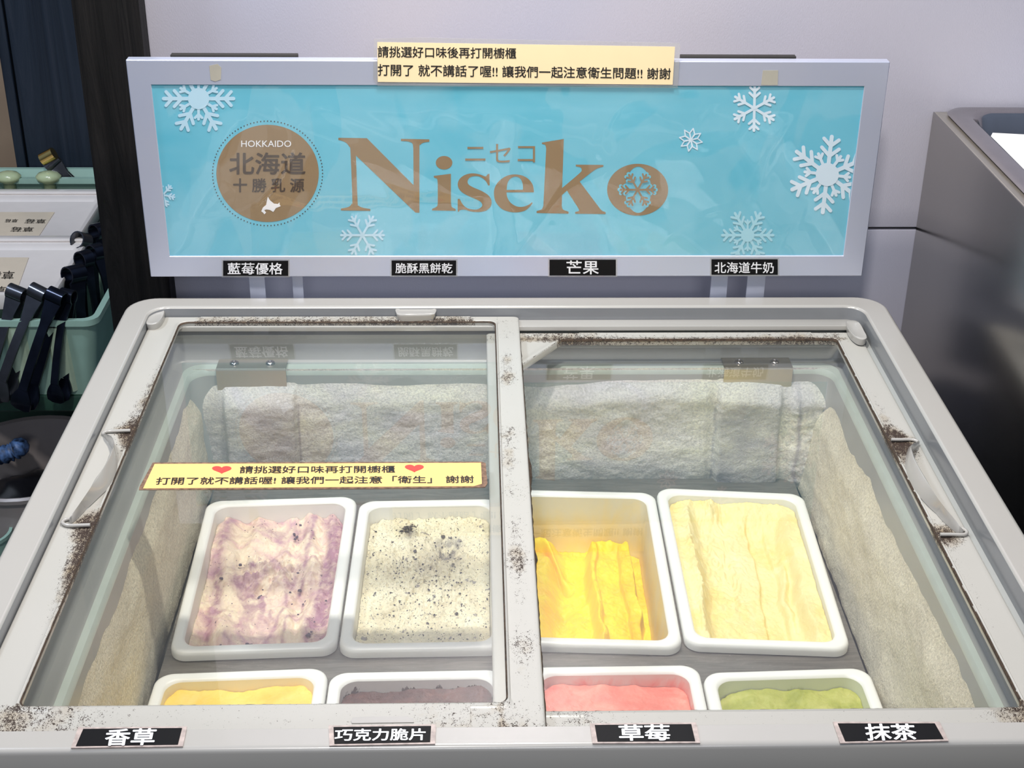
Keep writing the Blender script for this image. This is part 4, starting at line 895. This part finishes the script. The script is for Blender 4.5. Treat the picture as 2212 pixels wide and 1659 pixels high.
for s_, p, t_, lab in FR:
    th = thing('name_label', lab, 'label', tuple(atz(p[3][0], p[3][1], RZ)), 'flavour labels along the front rim')
    cx = sum(v[0] for v in p)/4; cy = sum(v[1] for v in p)/4; inn = [(v[0]+(12 if v[0] < cx else -12)*.9, v[1]+(3.4 if v[1] < cy else -4.2)) for v in p]
    sheet('laminate_border', p, 0, .0008, m_bord, th, FP, Vector((0, 0, 1))); sheet('card', inn, 1, .0003, m_black, th, FP, Vector((0, 0, 1)))
    text(s_, [FP(x, y, 2) for x, y in t_], m_white, th, bold=.022, off=0)
# ============================================================ STEEL COUNTER (right)
cp = aty(2015, 240, WALLY); CX, CZ = cp.x, cp.z
ct = thing('steel_counter', 'tall brushed stainless steel counter at the right of the freezer', 'counter', (CX+.2, 1.0, 0))
rbox('side_panel', CX, CX+.0012, -.3, WALLY-.002, .0, CZ-.0002, m_steel, ct, .0003)
t0 = atz(2052, 236, CZ); 
p1 = atz(2060, 262, CZ+.004); p2 = atz(2060, 236, CZ+.004)
px0_ = atz(2062, 262, CZ+.003).x; pyb = atz(2120, 232.5, CZ+.003).y
gx0, gx1, gy0, gy1 = px0_, px0_+.32, pyb-.53, pyb
V, Fc = [], []
def frame_top(x0_, x1_, y0_, y1_, hx0, hx1, hy0, hy1, z, th, mat, parent, name):
    R = [rring(rect(x0_, x1_, y0_, y1_), .0005, z-th, 1, 3), rring(rect(x0_, x1_, y0_, y1_), .0005, z-.0006, 1, 3), rring(rect(x0_+.0008, x1_-.0008, y0_+.0008, y1_-.0008), .0005, z, 1, 3), rring(rect(hx0, hx1, hy0, hy1), .02, z, 1, 3), rring(rect(hx0, hx1, hy0, hy1), .02, z-th, 1, 3)]
    V, Fc = loft(R); return mk(name, V, Fc, mat, parent, True, 30)
frame_top(CX+.0014, CX+.46, -.3, WALLY-.002, gx0+.010, gx1-.010, gy0+.010, gy1-.010, CZ, .03, m_steel2, ct, 'worktop')
rbox('front_panel', CX+.002, CX+.45, -.3, -.297, .0, CZ-.03, m_steel, ct, .0003)
gp = thing('food_pan', 'shallow stainless steel pan with a wide rounded rim set in the steel counter', 'pan', ((gx0+gx1)/2, (gy0+gy1)/2, CZ-.06))
def gr(d_, r, z): return rring(rect(gx0+d_, gx1-d_, gy0+d_, gy1-d_), r, z, 1, 10)
V, Fc = loft([gr(.002, .024, CZ+.0002), gr(0, .026, CZ+.0025), gr(.002, .026, CZ+.0042), gr(.006, .026, CZ+.0050), gr(.019, .026, CZ+.0046), gr(.022, .026, CZ+.0036), gr(.0245, .027, CZ+.0002), gr(.033, .027, CZ-.045), gr(.036, .026, CZ-.055), gr(.045, .02, CZ-.060)], False, True)
mk('basin', V, Fc, m_chrome, gp, True, 60)
# sheet of paper lying in the pan
pz = CZ-.012
ul = Vector((gx0+.034, gy1-.040, pz)); dx_ = Vector((.985, -.17, 0)); dy_ = Vector((-.17, -.985, 0))
P4 = [ul+dy_*.0+dx_*.012, ul+dx_*.20, ul+dx_*.20+dy_*.30, Vector((gx0+.030, gy1-.33, pz)), Vector((gx0+.030, gy1-.075, pz))]
o = slab('paper_sheet', list(reversed(P4)), .018, m_wpaper, None, Vector((0, 0, 1))); tag(o, 'white paper sheet lying in the steel pan on the right counter', 'paper')
# ============================================================ LEFT STALL
TZL = .56
def T(px, py, z=TZL): return atz(px, py, z)
def tray(nm, label, pyb_, pyf, pxr_b, pxr_f, z):
    b = atz(pxr_b, pyb_, z); f = atz(pxr_f, pyf, z); x1_ = (b.x+f.x)/2+.004; x0_ = x1_-.62; y1_, y0_ = b.y, f.y
    t = thing(nm, label, 'tray', ((x0_+x1_)/2, (y0_+y1_)/2, z-.03), 'white trays in the left stall')
    R = [rring(rect(x0_+.006, x1_-.006, y0_+.006, y1_-.006), .01, z-.03, 1, 5), rring(rect(x0_, x1_, y0_, y1_), .012, z-.004, 1, 5), rring(rect(x0_+.002, x1_-.002, y0_+.002, y1_-.002), .012, z, 1, 5), rring(rect(x0_+.008, x1_-.008, y0_+.008, y1_-.034), .01, z-.0005, 1, 5), rring(rect(x0_+.012, x1_-.012, y0_+.01, y1_-.040), .01, z-.006, 1, 5)]
    V, Fc = loft(R, True, True); mk('lid', V, Fc, m_tray, t, True, 40)
    rbox('back_bead', x0_+.002, x1_-.002, y1_-.02, y1_-.002, z-.001, z+.006, m_tray, t, .003)
    return t, (x0_, x1_, y0_, y1_)
tA, bA = tray('lidded_tray', 'rear white lidded tray with a taped handwritten sheet in the left stall', 413, 512, 222, 175, TZL)
tB, bB = tray('lidded_tray', 'front white lidded tray with a taped handwritten sheet under the hanging tongs', 514, 634, 176, 128, TZL)
for t, (pa, pb_, pc, pd_), tx in ((tA, ((-60, 458), (118, 458), (85, 508), (-90, 508)), [((57, 473), (100, 473), (97, 482), (52, 482)), ((12, 473), (40, 473), (36, 480), (10, 480)), ((26, 490), (74, 490), (70, 500), (22, 500))]),
                         (tB, ((-60, 556), (62, 556), (36, 628), (-90, 628)), [((-20, 585), (32, 585), (28, 602), (-28, 602)), ((-30, 618), (14, 618), (8, 632), (-34, 632))])):
    z = TZL-.0048
    sheetq = [atz(x, y, z) for x, y in (pa, pb_, pc, pd_)]; slab('taped_sheet', list(reversed(sheetq)), .0006, m_sheet, t, Vector((0, 0, 1)))
    for q in tx: text('草莓', [atz(x, y, z+.0008) for x, y in q], m_ink, t, name='handwriting', rot=True, bold=-.01, off=0)
# mint crates
def crate(name, label, x0_, x1_, y0_, y1_, z0_, z1_, mat, ribs=True):
    t = thing(name, label, 'crate', ((x0_+x1_)/2, (y0_+y1_)/2, z0_))
    R = [rring(rect(x0_+.02, x1_-.02, y0_+.015, y1_-.015), .02, z0_, 1, 4), rring(rect(x0_, x1_, y0_, y1_), .02, z1_-.012, 1, 4), rring(rect(x0_-.006, x1_+.006, y0_-.006, y1_+.006), .022, z1_-.010, 1, 4), rring(rect(x0_-.006, x1_+.006, y0_-.006, y1_+.006), .022, z1_, 1, 4), rring(rect(x0_+.004, x1_-.004, y0_+.004, y1_-.004), .018, z1_, 1, 4), rring(rect(x0_+.02, x1_-.02, y0_+.02, y1_-.02), .018, z0_+.006, 1, 4)]
    V, Fc = loft(R, True, True); mk('shell', V, Fc, mat, t, True, 40)
    if ribs:
        n = 9
        for k in range(n):
            x = x0_+.03+(x1_-x0_-.06)*(k+.5)/n; V = []
            f = lambda zz: y0_+.015*(1-(zz-z0_)/(z1_-z0_))
            w_ = (x1_-x0_)/n*.24; za, zb = z0_+.008, z1_-.014
            V = [(x-w_, f(za), za), (x+w_, f(za), za), (x+w_, f(zb), zb), (x-w_, f(zb), zb), (x-w_*.7, f(za)-.005, za), (x+w_*.7, f(za)-.005, za), (x+w_*.7, f(zb)-.005, zb), (x-w_*.7, f(zb)-.005, zb)]
            mk('rib', V, [(4, 5, 6, 7), (0, 4, 7, 3), (5, 1, 2, 6), (0, 1, 5, 4), (7, 6, 2, 3)], m_mint_lit, t)
    return t
yf = bB[2]
c1 = atz(-10, 690, .50)
zc_ = aty(120, 690, yf-.03).z
crate('mint_crate', 'mint green ribbed plastic crate below the front white tray', bB[0]+.05, aty(212, 760, yf-.03).x, yf-.03, yf+.26, aty(120, 852, yf-.015).z, zc_, m_mint)
yb3 = bA[3]+.03; zt_ = aty(120, 384, yb3).z
rc = crate('mint_crate', 'mint green crate with two pale knobs behind the rear white tray', bA[0]+.05, bA[1]+.10, yb3, YB-.012, TZL-.030, zt_, m_mint, False)
m_knob = plain('pale_knob', srgb(176, 190, 150), .25, coat=.5, var=.1)
for px_ in (14, 101):
    c_ = aty(px_, 386, yb3-.012); r = .021
    R = [[(c_.x+rr_*math.cos(t), c_.y+rr_*.8*math.sin(t)+.012, c_.z+h) for t in [2*math.pi*i/20 for i in range(20)]] for rr_, h in ((.010, -.05), (.012, -.012), (.022, -.006), (.024, .001), (.018, .007), (.008, .010))]
    V, Fc = loft(R, False, True); mk('knob', V, Fc, m_knob, rc, True, 60)
# stall cabinet the trays stand on
sc_ = thing('stall_stand', 'dark green stand under the white trays of the left stall', 'stand', (bA[1]-.3, (bB[2]+bA[3])/2, 0))
rbox('deck', bA[1]-.8, bA[1]+.02, bB[2]+.02, YB-.006, TZL-.0385, TZL-.0305, m_mint_d, sc_, .003)
rbox('cabinet', bA[1]-.8, bA[1]+.16, bB[2]+.28, YB-.006, .0, TZL-.0390, m_mint_d, sc_, .003)
rbox('shelf', bA[1]-.8, bA[1]+.22, bB[2]-.02, bB[2]+.279, aty(120, 852, yf-.015).z-.03, aty(120, 852, yf-.015).z-.0005, m_mint_d, sc_, .003)
# hanging tongs
def tongs(label, top, ax, axw, bot, mat, w=.022, spread=.018, L=None, name='serving_tongs', loop=.011):
    """top: bend centre, ax: unit width axis, bot: tip point"""
    t = thing(name, label, 'tongs', tuple(bot), 'tongs hanging in the left stall')
    T0 = Vector(top); B0 = Vector(bot); dn = (B0-T0); Ln = dn.length; dn = dn.normalized(); ax = Vector(ax); ax = (ax-dn*ax.dot(dn)).normalized(); sd = dn.cross(ax)
    def strip(cen, wid, nrm, th=.0012, cup=None):
        rings = []
        for c_, w_, n_, k_ in zip(cen, wid, nrm, cup or [0]*len(cen)):
            a_ = ax*w_/2; rings.append([tuple(c_-a_-n_*(th-k_*1.)), tuple(c_-a_*.5-n_*th), tuple(c_+a_*.5-n_*th), tuple(c_+a_-n_*(th-k_)), tuple(c_+a_+n_*(th+k_)), tuple(c_+a_*.5+n_*(th)), tuple(c_-a_*.5+n_*(th)), tuple(c_-a_+n_*(th+k_))])
        return loft(rings, True, True)
    cen = []; wid = []; nr = []
    for k in range(15):
        th = math.radians(-60+300*k/14); d_ = sd*math.cos(th)*-1; c_ = T0+(sd*math.cos(th)-dn*math.sin(th))*loop; cen.append(c_); wid.append(w); nr.append((c_-T0).normalized())
    V, Fc = strip(cen, wid, nr); mk('bend', V, Fc, mat, t, True, 50)
    for sgn in (1, -1):
        th = math.radians(-60 if sgn == 1 else 240); s0 = T0+(sd*math.cos(th)-dn*math.sin(th))*loop; e0 = T0+dn*(Ln*.80)+sd*sgn*spread; cen = []; wid = []; nr = []
        for k in range(9):
            f = k/8; c_ = s0.lerp(e0, f)+sd*sgn*.004*math.sin(math.pi*f); cen.append(c_); wid.append(w*(1-.45*min(1, f*4))); nr.append(sd*sgn)
        V, Fc = strip(cen, wid, nr, .0022); am = mk('arm', V, Fc, mat, t, True, 50)
        cen = []; wid = []; nr = []; cup = []
        for k in range(9):
            f = k/8; c_ = e0+dn*(Ln*.20*f)+sd*sgn*(.004*math.sin(math.pi*f)-spread*.7*f); cen.append(c_); wid.append(w*(.55+.75*math.sin(min(1, f*1.25)*math.pi*.62) if f < .9 else .62)); nr.append(sd*sgn); cup.append(-.003*math.sin(math.pi*min(1, f+.1)))
        V, Fc = strip(cen, wid, nr, .0014, cup); mk('tip', V, Fc, mat, t, True, 50)
    return t
YT = bB[2]-.012
def TP(px, py, dy=0): return aty(px, py, YT+dy)
wx = Vector((1, -.25, -.05))
spec = [('grey steel tongs hanging at the far left of the front tray', (36, 633), (-22, 870), m_gry, 0, wx, .027),
        ('grey steel tongs hanging beside the leftmost pair', (83, 632), (2, 862), m_gry, -.004, wx, .027),
        ('black tongs hanging in the middle with a broad scalloped tip', (122, 640), (48, 884), m_blk, -.02, wx, .027),
        ('thin black tongs hanging next to the broad-tipped pair', (146, 640), (126, 868), m_blk, -.004, wx, .022)]
for lab, tp, bt, mt, dy, axv, w_ in spec: tongs(lab, TP(*tp, dy), axv, None, TP(*bt, dy-.03), mt, w_)
# those hooked on the right edge of the trays
XT = bA[1]+.012
ax2 = Vector((.15, 1, 0))
spec2 = [('black tongs hooked lowest on the right edge of the front tray', (160, 592), (172, 870), m_blk, .03), ('blue-black tongs hooked on the tray edge, second up from the corner', (182, 560), (214, 838), m_blk, .02),
         ('dark tongs with a pale round bend hooked midway along the tray edge', (176, 520), (128, 640), m_gry, .024), ('polished black tongs hooked near the timber post', (213, 500), (240, 770), m_blk, .022), ('short dark tongs hooked deepest by the timber post', (206, 545), (236, 730), m_blk, .02)]
for lab, tp, bt, mt, w_ in spec2:
    a_ = atz(tp[0], tp[1], TZL+.004); b_ = aty(bt[0], bt[1], a_.y-.03); tongs(lab, a_, Vector((.55, .8, 0)), None, b_, mt, w_, .014, loop=.014)
# tongs leaning in the rear crate
a_ = aty(112, 350, yb3+.02); b_ = aty(190, 425, yb3+.03)
tg = tongs('dark tongs with a brass end leaning out of the rear mint crate', a_, Vector((.8, .3, .9)), None, a_+(b_-a_)*1.4, m_gry, .03, .008)
V, Fc = tube([aty(91, 345, yb3+.012), aty(117, 331, yb3+.012)], .012, 12); mk('brass_cap', V, Fc, m_gold, tg, True, 40)
# waste bin with a black liner bag
BZ = .30
pb = atz(78, 897, BZ); pf = atz(40, 1078, BZ); cy_ = (pb.y+pf.y)/2; rr_ = (pb.y-pf.y)/2; cx_ = atz(62, 985, BZ).x
wb = thing('waste_bin', 'round grey bin on the floor behind the left side of the freezer', 'bin', (cx_, cy_, 0))
def cr_(r, z, n=40): return [(cx_+r*math.cos(2*math.pi*i/n), cy_+r*math.sin(2*math.pi*i/n), z) for i in range(n)]
V, Fc = loft([cr_(rr_*.78, 0), cr_(rr_*.97, BZ-.012), cr_(rr_*1.02, BZ-.010), cr_(rr_*1.03, BZ-.003), cr_(rr_*1.0, BZ), cr_(rr_*.95, BZ-.003), cr_(rr_*.93, BZ-.02), cr_(rr_*.76, .006)], True, True); mk('shell', V, Fc, m_bin, wb, True, 50)
nu = 60; V = []; Fc = []
for j in range(24):
    for i in range(nu):
        r = rr_*.88*j/23; th = 2*math.pi*i/nu; x = cx_+r*math.cos(th); y = cy_+r*math.sin(th)
        z = BZ-.085+.05*float(fbm(np.array(x*9.), np.array(y*9.), 3))*1.6-.03*(j/23)**3; V.append((x, y, z))
Fc = [(j*nu+i, j*nu+(i+1) % nu, (j+1)*nu+(i+1) % nu, (j+1)*nu+i) for j in range(23) for i in range(nu)]
o = mk('bin_bag', V, Fc, m_bag, None, True); tag(o, 'crumpled black bag inside the round grey bin', 'bag')
pts = smooth_curve([atz(-20, 985, BZ-.035), atz(8, 982, BZ-.02), atz(30, 975, BZ-.015), atz(42, 966, BZ-.01), atz(38, 968, BZ-.03)], 6)
V, Fc = tube(pts, [.014+.003*math.sin(i*2.1) for i in range(len(pts))], 10); o = mk('wrapper', V, Fc, m_bagb, None, True); tag(o, 'crumpled blue patterned wrapper on the black bag in the bin', 'wrapper')
# mint tub beside the bin
q = atz(2, 1150, .24); R = [[(q.x-.03+r*math.cos(2*math.pi*i/30), q.y+r*math.sin(2*math.pi*i/30), z) for i in range(30)] for r, z in ((.035, .0), (.044, .235), (.047, .237), (.047, .243), (.042, .243), (.036, .01))]
V, Fc = loft(R, True, True); o = mk('mint_tub', V, Fc, m_mint, None, True, 50); tag(o, 'small mint green tub on the floor beside the grey bin', 'tub')
